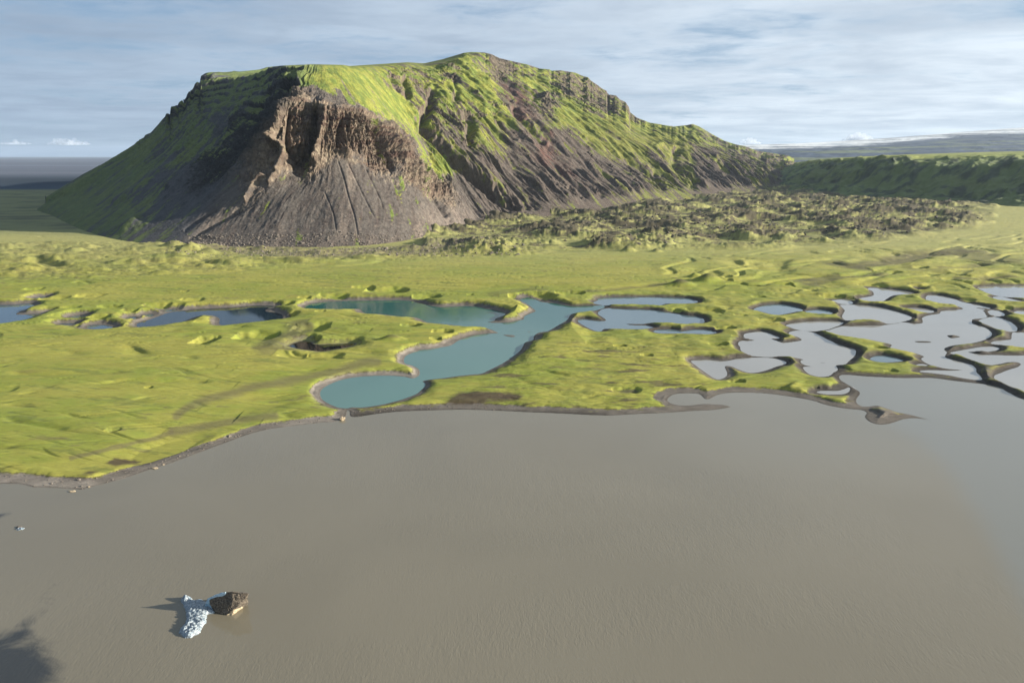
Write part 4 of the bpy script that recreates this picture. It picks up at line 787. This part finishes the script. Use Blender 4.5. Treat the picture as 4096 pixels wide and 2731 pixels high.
def g_col(X, Y, Z, V, a, b):
    top = np.interp(a, [1690, 1760, 1900, 2050, 2200, 2352, 2800], [333, 332, 326, 316, 304, 295, 280])
    f = b-top; n = fbm(X/900, Y/900, 4, 321); n2 = fbm(X/1500, Z/40+Y/2500, 4, 323)
    c = np.zeros(X.shape+(3,))+c3([.50, .53, .55]); c = mixm(c, [.12, .13, .15], ss(.0, .35, n2+.3*n))
    rk = ss(7, 13, f+9*n2); c = mixm(c, [.034, .052, .085], rk); c = mixm(c, [.10, .125, .07], rk*ss(.02, .25, n2+.5*n)*.8*ss(14, 22, f)); return c
gd = lambda X, Y, Z, V: 40*fbm(X/600, Y/600, 4, 331)*ss(.1, .9, V)*ss(3.0, 2.2, V)+9*(ridged(X/260, Y/260, 3, 333)-.5)*ss(2.6, 1.6, V)*ss(0, .6, V)
strip('glacier', None, [
  [(1500,385,4700),(1700,383,4700),(1850,380,4700),(2050,378,4700),(2250,376,4700),(2400,374,4700),(2600,372,4700),(2900,370,4700)],
  [(1500,360,6500),(1700,358,6500),(1850,357,6500),(2050,352,6500),(2250,346,6500),(2400,343,6500),(2600,340,6500),(2900,336,6500)],
  [(1500,346,8500),(1700,345,8500),(1850,341,8500),(2050,334,8500),(2250,322,8500),(2400,316,8500),(2600,308,8500),(2900,300,8500)],
  [(1500,342,11500),(1700,334,11500),(1850,329,11500),(2050,317,11500),(2250,301,11500),(2400,292,11500),(2600,284,11500),(2900,276,11500)],
  [(1500,350,14000),(1700,345,14000),(1850,340,14000),(2050,330,14000),(2250,315,14000),(2400,306,14000),(2600,298,14000),(2900,290,14000)]],
  M_far, 600, [50, 50, 50, 8], g_col, gd)

# ------------------------------------------------------------------ things: icebergs, stones, clouds
def tag(o, label, cat, group=None):
    o['label'] = label; o['category'] = cat
    if group: o['group'] = group
def simple_mat(name, cols, scale, rough=0.9, bump=0.5, bd=0.15, lo=.35, hi=.65, sss=0):
    m = bpy.data.materials.new(name); m.use_nodes = True; N = NT(m.node_tree); b = m.node_tree.nodes['Principled BSDF']
    tcn = N.new('ShaderNodeTexCoord'); v = tcn.outputs['Object']
    n1 = N.noise(v, scale, 6, .65, .8); n2 = N.noise(v, scale*3.3, 5, .7)
    c = N.mix(N.ramp(n1, lo, hi), (*cols[0], 1), (*cols[1], 1))
    if len(cols) > 2: c = N.mix(N.ramp(n2, .47, .60), c, (*cols[2], 1))
    N.l.new(c, b.inputs['Base Color']); b.inputs['Roughness'].default_value = rough
    bp = N.new('ShaderNodeBump'); bp.inputs['Distance'].default_value = bd; bp.inputs['Strength'].default_value = bump
    N.put(bp, 'Height', N.math('ADD', n1, N.math('MULTIPLY', n2, .5))); N.l.new(bp.outputs[0], b.inputs['Normal'])
    return m
M_ice = simple_mat('dirty_white_ice', [(.34, .39, .43), (.11, .18, .25), (.03, .03, .028)], 1.9, .35, .8, .25, .38, .7)
M_debris = simple_mat('brown_debris_on_ice', [(.075, .060, .045), (.035, .030, .024), (.14, .12, .095)], .8, .95, .9, .25)
M_pale = simple_mat('pale_sandy_ice', [(.50, .44, .31), (.30, .25, .17), (.16, .12, .08)], .9, .7, .7, .2)
M_blue = simple_mat('blue_ice', [(.22, .36, .47), (.42, .55, .64)], .8, .3, .6, .15)
M_rock = simple_mat('grey_brown_stone', [(.15, .13, .11), (.08, .07, .06)], 1.1, .95, .8, .2)
M_dk = simple_mat('dark_lava_stone', [(.075, .066, .055), (.04, .037, .032)], .5, .95, .8, .3)
M_rock2 = simple_mat('beige_stone', [(.30, .245, .17), (.20, .16, .11)], .8, .95, .7, .2)
ICE = (450, 2250, 2352/650.0); CROP['I'] = ICE
def at_z(crop, u, v, z):
    p = src(crop, [(u, v)])[0]; a, b = on_plane(p[0], p[1], z); return Vector((a, b, z))
def finish(bm, name, mat, parent=None, loc=None, smooth=True):
    me = bpy.data.meshes.new(name)
    if loc is not None: bmesh.ops.translate(bm, vec=-loc, verts=bm.verts[:])
    bm.to_mesh(me); bm.free(); me.materials.append(mat)
    for p_ in me.polygons: p_.use_smooth = smooth
    o = bpy.data.objects.new(name, me); C.objects.link(o)
    if parent: o.parent = parent
    elif loc is not None: o.location = loc
    return o
from mathutils import noise as mn
def hull(pts, cuts, amp, sc, seed=0):
    bm = bmesh.new()
    for p_ in pts: bm.verts.new(p_)
    r = bmesh.ops.convex_hull(bm, input=bm.verts[:])
    bmesh.ops.delete(bm, geom=[v for v in bm.verts if not v.link_faces], context='VERTS')
    bmesh.ops.triangulate(bm, faces=bm.faces[:])
    for _ in range(cuts):
        ed = [e for e in bm.edges if e.calc_length() > 0.35]
        if ed: bmesh.ops.subdivide_edges(bm, edges=ed, cuts=1, use_grid_fill=True); bmesh.ops.triangulate(bm, faces=bm.faces[:])
    bm.normal_update()
    for v in bm.verts:
        q = v.co*sc+Vector((seed, seed*1.7, 0)); n = mn.fractal(q, 1.0, 2.0, 4)
        v.co += v.normal*amp*n + Vector((0, 0, amp*.3*mn.noise(q*2)))
    return bm
ice_c = at_z('I', 1250, 750, 0)
berg = bpy.data.objects.new('iceberg', None); C.objects.link(berg); berg.location = ice_c
tag(berg, 'large iceberg in the lake, dark brown debris wedge with a low dirty white tongue', 'iceberg')
I = lambda u, v, z: at_z('I', u, v, z)
def under(u, v, z, dy=0.0):         # point on the water below the picture point (u, v) that stands at height z
    p_ = at_z('I', u, v, z); return Vector((p_.x, p_.y+dy, -0.4))
front = [I(1455, 690, -.2), I(1560, 750, -.1), I(1650, 758, 0), I(1400, 545, 3.6), I(1400, 590, 2.6), I(1640, 428, 6.4), I(1740, 416, 7.0), I(1830, 440, 6.5), I(1962, 444, 6.1), I(1940, 490, 5.2), I(1888, 548, 3.9), I(1780, 660, 1.9), I(1700, 735, .5)]
def bk(u, v, z, dy, z2): p_ = at_z('I', u, v, z); return Vector((p_.x, p_.y+dy, z2))
back = [under(1640, 428, 6.4, 2.5), under(1740, 416, 7.0, 3.0), under(1450, 560, 3.2, 2.0), bk(1640, 428, 6.4, 2.6, 4.4), bk(1740, 416, 7.0, 2.8, 4.8), bk(1830, 440, 6.5, 2.6, 4.4), bk(1700, 416, 6.9, 5.0, 2.6), bk(1500, 480, 4.8, 2.0, 3.2), bk(1700, 416, 6.9, 6.0, -.4), bk(1840, 450, 6.2, 4.0, -.4)]
finish(hull(front+back, 5, .26, .6, 3), 'debris_wedge', M_debris, berg, ice_c, False)
pale = [I(1630, 765, -.2), I(1722, 772, -.2), I(1900, 650, -.2), I(1905, 565, 1.9), I(1885, 548, 3.0), I(1690, 722, .9), I(1780, 640, 2.2), bk(1800, 560, 3.0, 3.0, -.4), bk(1860, 560, 2.2, 2.6, -.4)]
finish(hull(pale, 4, .28, .7, 9), 'pale_underside', M_pale, berg, ice_c)
blue = [I(1380, 600, 1.6), I(1378, 515, 4.0), I(1450, 480, 5.0), I(1560, 440, 6.2), I(1640, 416, 6.9), I(1400, 640, .4), I(1480, 700, -.2), under(1450, 500, 4.5, .8), under(1640, 430, 6.3, 1.6), I(1330, 640, .4)]
finish(hull(blue, 4, .2, .7, 21), 'blue_ice_edge', M_blue, berg, ice_c)
def slab(name, outline, h0, amp, mat, parent, loc, st=0.16, seed=1, bumps=()):
    w = np.array([tuple(at_z('I', a, b, h0*.5))[:2] for a, b in outline]); w = catmull(w, 4)
    lo = w.min(0)-.6; hi = w.max(0)+.6; A_, B_ = np.meshgrid(np.arange(lo[0], hi[0], st), np.arange(lo[1], hi[1], st)); q = np.stack([A_.ravel(), B_.ravel()], 1)
    d = sdist(q, w)+.45*fbm(q[:, 0]/1.2, q[:, 1]/1.2, 4, seed)
    hh = h0*(1-np.exp(np.minimum(d, 0)/.5))+amp*ss(0, -1.0, d)*(ridged(q[:, 0]/1.9, q[:, 1]/1.1, 4, seed+3)-.35)
    for (u, v, rr, bh) in bumps:
        c_ = at_z('I', u, v, bh*.8); hh += bh*np.exp(-((q[:, 0]-c_.x)**2+(q[:, 1]-c_.y)**2)/rr**2)*(d < 0)
    hh = np.where(d < 0, hh, -.3-0*d); d2 = d.reshape(A_.shape); f = (d2[:-1, :-1] < .2) | (d2[1:, 1:] < .2)
    r, c = np.nonzero(f); n = A_.shape[1]; b = r*n+c; f4 = np.stack([b, b+1, b+n+1, b+n], 1); used, inv = np.unique(f4, return_inverse=True); f4 = inv.reshape(f4.shape)
    co = np.stack([q[used, 0]-loc.x, q[used, 1]-loc.y, hh[used]-loc.z], 1); me = bpy.data.meshes.new(name); me.from_pydata(co.tolist(), [], f4.tolist()); me.materials.append(mat)
    for p_ in me.polygons: p_.use_smooth = True
    o = bpy.data.objects.new(name, me); C.objects.link(o)
    if parent: o.parent = parent
    else: o.location = loc
    return o
slab('ice_tongue', [(1000,490),(1080,480),(1140,495),(1160,525),(1250,520),(1320,530),(1390,590),(1480,690),(1440,715),(1370,725),(1365,800),(1345,850),(1290,920),(1275,970),(1240,1015),(1180,1030),(1150,1062),(1050,1070),(1000,1020),(958,980),(1000,905),(1060,840),(1062,770),(1060,700),(1030,600),(987,545)],
     .95, .75, M_ice, berg, ice_c, .15, 5, [(1060, 515, .9, .5), (1240, 820, .6, .3)])
CROP['J'] = (0, 1850, 1.78)
def blob(name, crop, u, v, size, mat, label, cat, group=None, fl=.6, seed=0, z0=None, sub=3, stretch=(1, 1, 1)):
    p_ = at_z(crop, u, v, 0 if z0 is None else z0)
    bm_ = bmesh.new(); bmesh.ops.create_icosphere(bm_, subdivisions=sub, radius=1)
    for w_ in bm_.verts:
        n_ = mn.fractal(w_.co*1.1+Vector((seed*3.1, seed, 0)), 1, 2, 4); w_.co *= 1+.5*n_
        w_.co = Vector((w_.co.x*size*stretch[0], w_.co.y*size*.8*stretch[1], w_.co.z*size*fl*stretch[2]))
    o = finish(bm_, name, mat, None, Vector((0, 0, 0)), False); o.location = p_; 
    if label: tag(o, label, cat, group)
    return o
sb = bpy.data.objects.new('small_iceberg', None); C.objects.link(sb); sb.location = at_z('J', 145, 470, 0)
tag(sb, 'tiny white and grey floating ice piece near the left edge of the lake', 'iceberg')
for nm, du, dv, sz, mt, sd_ in [('ice_ridge', 0, 0, 1.1, M_ice, 4), ('grey_ice_lump', -8, -10, .8, M_debris, 8)]:
    o_ = blob(nm, 'J', 145+du, 470+dv, sz, mt, None, None, fl=.45, seed=sd_); o_.parent = sb; o_.location = o_.location-sb.location
gr = 'stones along the lake shore'
blob('boulder', 'B', 617, 1136, 1.35, M_rock2, 'big beige boulder standing in the outlet stream of the round turquoise lagoon', 'boulder', gr, .9, 2, .3)
blob('boulder', 'A', 1541, 1254, .95, M_rock, 'dark pointed stone at the water edge, nearest of the shore stones to the outlet stream', 'boulder', gr, .8, 5, .2)
blob('boulder', 'A', 1423, 1299, .6, M_rock, 'small grey stone on the gravel beach left of the dark pointed stone', 'boulder', gr, .7, 6, .15)
blob('boulder', 'A', 1040, 1466, .85, M_rock2, 'larger of two pale stones in the shallows off the middle of the left beach', 'boulder', gr, .5, 7, 0, 3, (1.5, 1, 1))
blob('boulder', 'A', 1098, 1442, .5, M_rock2, 'smaller of two pale stones in the shallows off the middle of the left beach', 'boulder', gr, .6, 8, 0)
blob('boulder', 'J', 517, 204, .75, M_rock2, 'beige stone in the water off the widest part of the left gravel beach', 'boulder', gr, .5, 9, 0, 3, (1.6, 1, 1))
blob('boulder', 'J', 562, 122, .7, M_rock, 'grey stone high on the left gravel beach below the turf edge', 'boulder', gr, .6, 10, .6)
blob('boulder', 'J', 632, 172, .45, M_rock2, 'little pale stone at the waterline right of the stone in the water', 'boulder', gr, .6, 11, .1)
# fallen blocks at the foot of the scree fan: the larger ones one by one, the rest as rubble
rng = np.random.default_rng(5); rk = []
for k in range(5):
    bm_ = bmesh.new(); bmesh.ops.create_icosphere(bm_, subdivisions=2, radius=1)
    for w_ in bm_.verts:
        n_ = mn.fractal(w_.co*1.2+Vector((k*3.1, k, 0)), 1, 2, 3); w_.co *= 1+.55*n_; w_.co.z *= .75
    me_ = bpy.data.meshes.new('fallen_block'); bm_.to_mesh(me_); bm_.free(); me_.materials.append(M_rock); rk.append(me_)
cand = np.nonzero(((PXm > 430) & (PXm < 1120) & (V2 > .03) & (V2 < .32) & (PYm > 530)).ravel())[0]
GPu = GPX/K2; GPv = GPY/K2
candg = np.nonzero((GPu > 380) & (GPu < 1200) & (GPv > 566-8*ss(900, 1200, GPu)) & (GPv < 588) & (y < 1100))[0]
def spot(i, onm): 
    return (mx2.ravel()[i], my2.ravel()[i], mz2.ravel()[i]) if onm else (x[i], y[i], GZ[i])
for k in range(110):
    onm = rng.random() < .5; i_ = rng.choice(cand if onm else candg); p_ = spot(i_, onm); s_ = float(rng.lognormal(.05, .4))
    o = bpy.data.objects.new('fallen_block', rk[k % 5]); C.objects.link(o); o.location = (p_[0], p_[1], p_[2]+.2*s_); o.scale = (s_*1.2, s_, s_*.8); o.rotation_euler = (0, 0, rng.random()*6.28)
    tag(o, 'grey brown fallen block lying among the rubble at the foot of the big scree fan', 'boulder', 'fallen blocks at the foot of the scree fan')
def rubble(name, n, pick, smin, smax, mat):
    base_ = np.array([v.co[:] for v in rk[0].vertices]); fa = np.array([p_.vertices[:] for p_ in rk[0].polygons])
    bm_ = bmesh.new(); bmesh.ops.create_icosphere(bm_, subdivisions=1, radius=1); b0 = np.array([v.co[:] for v in bm_.verts]); f0 = np.array([[v.index for v in f.verts] for f in bm_.faces]); bm_.free()
    co = []; fs_ = []
    pts = pick(n)
    for k, p_ in enumerate(pts):
        s_ = smin+(smax-smin)*rng.random()**3; j_ = b0*(1+.35*rng.standard_normal((len(b0), 1)))*np.array([s_*1.2, s_, s_*.7]); a_ = rng.random()*6.28
        rr = np.array([[math.cos(a_), -math.sin(a_), 0], [math.sin(a_), math.cos(a_), 0], [0, 0, 1]]); co.append(j_@rr.T+np.array(p_)+[0, 0, .15*s_]); fs_.append(f0+k*len(b0))
    co = np.concatenate(co); fs_ = np.concatenate(fs_); me_ = bpy.data.meshes.new(name); me_.from_pydata(co.tolist(), [], fs_.tolist()); me_.materials.append(mat)
    o = bpy.data.objects.new(name, me_); C.objects.link(o); o['kind'] = 'stuff'; return o
o = rubble('rubble', 2600, lambda n: [spot(rng.choice(cand), True) if rng.random() < .5 else spot(rng.choice(candg), False) for _ in range(n)], .35, 1.5, M_rock)
tag(o, 'loose rubble strewn around the foot of the scree fan', 'rubble')
cm = np.nonzero((mo*m_mor > .4) & (y < 2600) & (np.abs(x/y) < .85))[0]
if len(cm):
    o = rubble('moraine_rocks', 2200, lambda n: [spot(rng.choice(cm), False) for _ in range(n)], .6, 2.6, M_rock); o.data.materials[0] = M_dk; tag(o, 'dark rocks scattered over the hummocky moraine in the valley mouth', 'rocks')
cb = np.nonzero((gr_m > .6) & (sdw > .3) & (sdw < 9) & (x < -5) & (x > -330) & (y < 420) & (sdl < 14))[0]
if len(cb):
    o = rubble('beach_stones', 600, lambda n: [spot(rng.choice(cb), False) for _ in range(n)], .1, .38, M_rock); tag(o, 'small loose stones strewn along the left gravel beach', 'stones')

# cumulus clouds standing far off above the horizon
M_cg = bpy.data.materials.new('cloud_vapour'); M_cg.use_nodes = True; M_cg.node_tree.nodes.clear(); _N = NT(M_cg.node_tree)
_o = _N.new('ShaderNodeOutputMaterial'); _v = _N.new('ShaderNodeVolumePrincipled'); _v.inputs['Color'].default_value = (.78, .86, 1, 1); _v.inputs['Density'].default_value = 0.0011; _N.l.new(_v.outputs[0], _o.inputs['Volume'])
M_cl = bpy.data.materials.new('cloud_white'); M_cl.use_nodes = True; _b = M_cl.node_tree.nodes['Principled BSDF']; _b.inputs['Base Color'].default_value = (.8, .82, .85, 1); _b.inputs['Roughness'].default_value = 1; _b.inputs['Specular IOR Level'].default_value = 0
M_cl = M_cg.copy(); M_cl.name = 'bright_cloud_vapour'; [n for n in M_cl.node_tree.nodes if n.type == 'PRINCIPLED_VOLUME'][0].inputs['Density'].default_value = 0.0035
def cloud(cx, base_row, w, h, n, label, seed, M_cl=M_cl):
    Y = 33000.0; r = random.Random(seed); u = Y/F*K2; bm_ = bmesh.new(); c0 = Vector(tuple(float(t) for t in at_y(cx*K2, base_row*K2, Y)))
    m_ = bmesh.ops.create_icosphere(bm_, subdivisions=3, radius=1)
    for v in m_['verts']: v.co = Vector((v.co.x*w*.56, v.co.y*w*.3, v.co.z*h*.2+h*.14))*u
    for k in range(n):
        t = r.uniform(-1, 1); top = (1-abs(t)**1.6); rad = h*r.uniform(.22, .42)*(.45+.55*top)
        m_ = bmesh.ops.create_icosphere(bm_, subdivisions=3, radius=1)
        ctr = Vector((t*w/2, r.uniform(-.4, .4)*w, max(rad*.5, r.uniform(.1, .95)*top*h-rad)))
        for v in m_['verts']:
            q = v.co*(1+.35*mn.fractal(v.co*1.6+Vector((k*2.3, seed, 0)), 1, 2, 4)); v.co = (q*rad*1.1+ctr)*u
            v.co.z = max(v.co.z, -0.02*h*u)
    o_ = finish(bm_, 'cloud', M_cl, None, Vector((0, 0, 0))); o_.location = c0; tag(o_, label, 'cloud', 'small cumulus clouds low over the horizon')
cloud(1722, 331, 46, 15, 26, 'small white cumulus cloud above the left end of the glacier', 3)
cloud(1972, 323, 58, 21, 34, 'tallest bright white cumulus cloud rising behind the glacier ridge', 7)
cloud(38, 332, 58, 12, 24, 'flat grey white cumulus cloud low over the plain at the left edge', 12, M_cg)
cloud(158, 333, 84, 17, 30, 'broad grey cumulus bank low over the plain left of the mountain', 17, M_cg)

# ------------------------------------------------------------------ air
hz = bmesh.new(); bmesh.ops.create_cube(hz, size=1)
for v in hz.verts: v.co = Vector((v.co.x*90000, v.co.y*50000+22000, -6 if v.co.z < 0 else float(mz2.max())+25 if float(mz2.max()) > 560 else 640))
M_h = bpy.data.materials.new('haze_air'); M_h.use_nodes = True; M_h.node_tree.nodes.clear(); N = NT(M_h.node_tree)
ho = N.new('ShaderNodeOutputMaterial'); pv_ = N.new('ShaderNodeVolumePrincipled'); pv_.inputs['Color'].default_value = (.62, .78, 1.0, 1); pv_.inputs['Density'].default_value = 1.3e-5; pv_.inputs['Anisotropy'].default_value = .2
N.l.new(pv_.outputs[0], ho.inputs['Volume'])
hzo = finish(hz, 'haze', M_h); hzo['kind'] = 'stuff'; hzo['label'] = 'thin blue haze that fades the far plain and glacier'; hzo['category'] = 'haze'
